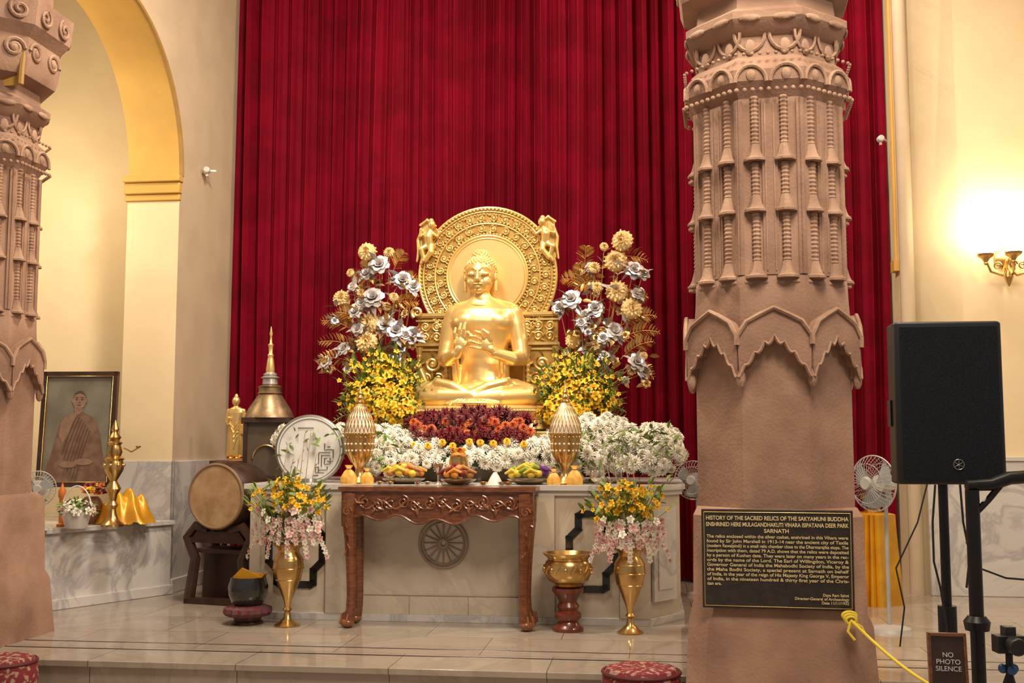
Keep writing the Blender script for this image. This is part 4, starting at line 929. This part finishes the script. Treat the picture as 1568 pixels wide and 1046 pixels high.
m.add(tube([(0, 0, -.17), (0, 0, zz(750))], .024, 12), blackmt, T3); m.add(tube([(xx(1482), 0, zz(744)), (xx(1520), 0, zz(742)), (xx(1548), 0, zz(732)), (xx(1600), 0, zz(728))], [.02, .022, .024, .024], 10), blackmt, T3)
m.add(tube([(0, 0, zz(790)), (xx(1515), 0, zz(765)), (xx(1535), 0, zz(742))], .012, 8), blackmt, T3); m.add(lathe([(.04, 0), (.045, .03), (.03, .05)], 14, c=(0, 0, zz(965))), blackmt, T3)
for q in range(3):
    a = .3+q*2.094; m.add(tube([(0, 0, .1), (.3*cos(a), .3*sin(a), -.155)], .014, 8), blackmt, T3)
m.obj('microphone_stand')
m = MB()
for pts in ([(1432, 742), (1428, 800), (1430, 860), (1440, 900), (1450, 960), (1446, 1040)], [(1480, 830), (1500, 870), (1540, 885), (1600, 890)], [(1470, 742), (1475, 800), (1485, 850), (1480, 900)]):
    P = [W(u, v, 4.0) for u, v in pts]; m.add(tube(P, .004, 6), blackpl)
P = [W(u, v, 6.6) for u, v in ((1420, 740), (1405, 800), (1372, 870), (1385, 930), (1378, 990))]; m.add(tube(P, .005, 6), blackpl)
m.obj('hanging_cables')
# ------------------------------------------------ RIGHT SIDE THINGS
m = MB(); p = W(1340, 905, 8.9); p.z = 0; hh = Zc(785, 8.9); m.add(drape(.15, .20, hh, 12, .13), satin); m.add(lathe([(.06, hh), (.07, hh+.02), (.03, hh+.05), (.11, hh+.12), (.12, hh+.15)], 20), brass)
m.obj('yellow_draped_stool', Matrix.Translation(p))
rp = M('yellow_rope', (.80, .62, .05), .6)
m = MB(); a = W(1303, 950, 5.42); b_ = W(1500, 1085, 4.9); P = [a.lerp(b_, t/20)+Vector((0, 0, -.05*sin(pi*t/20))) for t in range(21)]
m.add(tube(P, .008, 8), rp)
for i in range(3): m.add(tube([(a.x+.024*cos(t)*(1+.2*i), a.y+.012*i, a.z+.018*sin(t)+.01*i) for t in np.linspace(0, 2*pi, 14, endpoint=False)], .008, 6, closed=True), rp)
m.add(tube([a, a+Vector((-.02, -.01, -.05)), a+Vector((.01, -.02, -.09))], .007, 6), rp); m.add(tube([a, a+Vector((.05, 0, -.03)), a+Vector((.07, 0, -.07))], .007, 6), rp)
m.obj('yellow_rope_barrier')
e = empty('wooden_notice_board', Matrix.Translation(W(1452, 1030, 3.7)) @ Matrix.Rotation(radians(-12), 4, 'Z') @ Matrix.Rotation(radians(-8), 4, 'X'))
m = MB(); m.add(box(0, 0, -.03, .105, .02, .30), darkwood, smooth=False)
for a in (-.0555, .0555): m.add(box(a, 0, -.03, .010, .03, .31), wood, smooth=False)
m.add(box(0, 0, .122, .12, .03, .012), wood, smooth=False); m.add(tube([(0, .02, .08), (0, .12, -W(1452, 1030, 3.7).z-.15)], .01, 6), wood); m.obj('board', parent=e, bevel=.002)
text("NO\nPHOTO\nSILENCE", 0, .05, .022, e, white_pl, y=-.013)
m = MB(); p = W(1545, 1000, 3.6); T3 = Matrix.Translation(p)
m.add(box(0, 0, .03, .09, .05, .055), blackpl, T3, smooth=False); m.add(lathe([(.026, 0), (.028, .05), (.024, .055)], 16), blackpl, T3 @ Matrix.Translation((0, -.02, .03)) @ Matrix.Rotation(pi/2, 4, 'X')); m.add(box(0, 0, .07, .035, .04, .03), blackpl, T3, smooth=False)
m.add(tube([(0, 0, 0), (0, 0, -.35)], .012, 8), blackmt, T3)
for q in range(3):
    a = .5+q*2.094; m.add(tube([(0, 0, -.06), (.25*cos(a), .25*sin(a), -p.z-.165)], .010, 8), blackmt, T3); m.add(sph((.02*cos(a), .02*sin(a), -.05), .016, 8, 6), M('blue_knob', (.02, .08, .25), .4), T3)
m.obj('camera_on_tripod', bevel=.002)
cu = M('patterned_red_cushion', (.17, .013, .02), .8, col2=(.34, .22, .16), ns=34, lo=.52, hi=.58)
for (u, y_) in ((982, 5.95), (0, 6.3)):
    p = W(u, 1030, y_); p.z = -.17; m = MB()
    rr_ = .215 if u > 100 else .2; ht = (Zc(1018, y_-.0)+.17) if u > 100 else Zc(1003, 6.3)+.17
    m.add(lathe([(rr_*.85, 0), (rr_*.98, ht*.2), (rr_, ht*.5), (rr_*.97, ht*.8), (rr_*.85, ht*.95), (rr_*.4, ht), (rr_*.02, ht*.96)], 40, wav=lambda a, t: .01*sin(18*a)), cu)
    m.add(tube([(rr_*.95*cos(a), rr_*.95*sin(a), ht*.87) for a in np.linspace(0, 2*pi, 40, endpoint=False)], .010, 6, closed=True), M('cushion_piping', (.10, .01, .015), .7))
    m.obj('meditation_cushion', Matrix.Translation(p))
# ------------------------------------------------ SCONCE
c = L(1547, 392, RJ-.16); m = MB()
m.add(lathe([(.09, 0), (.08, .02), (.03, .04)], 24), brass, Matrix.Translation((c.x+.0, RJ-.0, c.z)) @ Matrix.Rotation(pi/2, 4, 'X'))
glow = M('lit_frosted_glass', (1, .86, .58), .4, emit=7)
for dx_ in (-.20, .0, .20):
    yy = RJ-.16 if dx_ else RJ-.24
    m.add(tube([(c.x, RJ-.03, c.z-.05), (c.x+dx_*.3, yy+.03, c.z-.16), (c.x+dx_*.8, yy, c.z-.13), (c.x+dx_, yy, c.z-.02)], .012, 8), brass)
    m.add(tube([(c.x+dx_*.5+.035*cos(a)*(1-a/12), yy+.02, c.z-.08+.035*sin(a)*(1-a/12)) for a in np.linspace(0, 9, 24)], .007, 6), brass)
    m.add(lathe([(.015, -.05), (.035, -.02), (.065, 0), (.07, .02), (.06, .02)], 20, wav=lambda a, t: .08*sin(8*a)*t, c=(c.x+dx_, yy, c.z)), brass)
    m.add(lathe([(.03, .02), (.055, .06), (.06, .10), (.045, .15), (.06, .19)], 20, c=(c.x+dx_, yy, c.z)), glow)
    m.add(sph((c.x+dx_, yy, c.z-.06), .018, 8, 6), brass)
m.add(lathe([(.005, -.25), (.025, -.21), (.04, -.17), (.02, -.12), (.03, -.05), (.02, 0)], 16, c=(c.x, RJ-.1, c.z)), brass)
m.obj('brass_wall_sconce', RM)
for (u, v, y_) in ((1347, 214, 9.75), (318, 262, 10.0)):
    p = W(u, v, y_); m = MB(); m.add(lathe([(.03, 0), (.03, .05), (.02, .06)], 14), white_pl, Matrix.Rotation(pi/2, 4, 'X')); m.add(tube([(0, 0, 0), (.06, .04, .01), (.10 if u > 700 else -.06, .1, .01)], .01, 6), white_pl); m.add(box(0, -.02, -.03, .02, .02, .05), white_pl)
    m.obj('wall_camera' if u > 700 else 'wall_hook', Matrix.Translation(p))
# ------------------------------------------------ LIGHTS
def light(name, kind, loc, energy, col, size=.3, tgt=None, spot=None, blend=.6, sy=None):
    d = bpy.data.lights.new(name, kind); d.energy = energy; d.color = col
    if kind == 'AREA':
        d.size = size
        if sy: d.shape = 'RECTANGLE'; d.size_y = sy
    else: d.shadow_soft_size = size
    if kind == 'SPOT': d.spot_size = radians(spot); d.spot_blend = blend
    o = bpy.data.objects.new(name, d); SC.collection.objects.link(o); o.location = loc
    if tgt is not None: o.rotation_euler = (Vector(tgt)-Vector(loc)).to_track_quat('-Z', 'Y').to_euler()
    return o
warm = (1, .84, .66)
light('nave_fill', 'AREA', (1.2, 3.2, 5.9), 300, warm, 1.6, (0, 6.5, .8))  # added overhead fill for the front, no fixture modelled
light('altar_light', 'AREA', (-1.2, 6.9, 5.9), 230, (1, .87, .70), .6, (-.3, 8.6, .8))
light('statue_spot', 'SPOT', (.9, 5.2, 5.2), 430, (1, .89, .70), .12, (-.3, 9.1, 1.8), 34)
light('curtain_light', 'AREA', (2.6, 8.4, 6.1), 80, (1, .8, .66), .25, (-.5, 10.6, 1.0), sy=.25)
light('aisle_light', 'POINT', tuple(RM @ Vector((-4.0, .2, 3.6))), 95, (1, .82, .52), .25)
light('aisle_light_right', 'POINT', tuple(RM @ Vector((5.4, -.6, 3.8))), 95, (1, .78, .44), .25)
for dx_ in (-.2, 0, .2):
    light('sconce_bulb', 'POINT', tuple(RM @ Vector((c.x+dx_, RJ-.25, c.z+.30))), 11, (1, .82, .52), .06)
light('pillar_light', 'SPOT', (3.2, 2.6, 5.2), 230, (1, .86, .70), .15, (1.3, 6, 2.4), 46)
w = bpy.data.worlds.new('world'); SC.world = w; w.use_nodes = True
bg = w.node_tree.nodes['Background']; bg.inputs[0].default_value = (1, .89, .78, 1); bg.inputs[1].default_value = .33
# ------------------------------------------------ CAMERA
cd = bpy.data.cameras.new('camera'); cd.sensor_width = 36; cd.lens = F/1568*36; cd.clip_end = 100
co = bpy.data.objects.new('camera', cd); SC.collection.objects.link(co); co.location = (0, 0, CH); co.rotation_euler = (pi/2+TH, 0, 0)
SC.camera = co
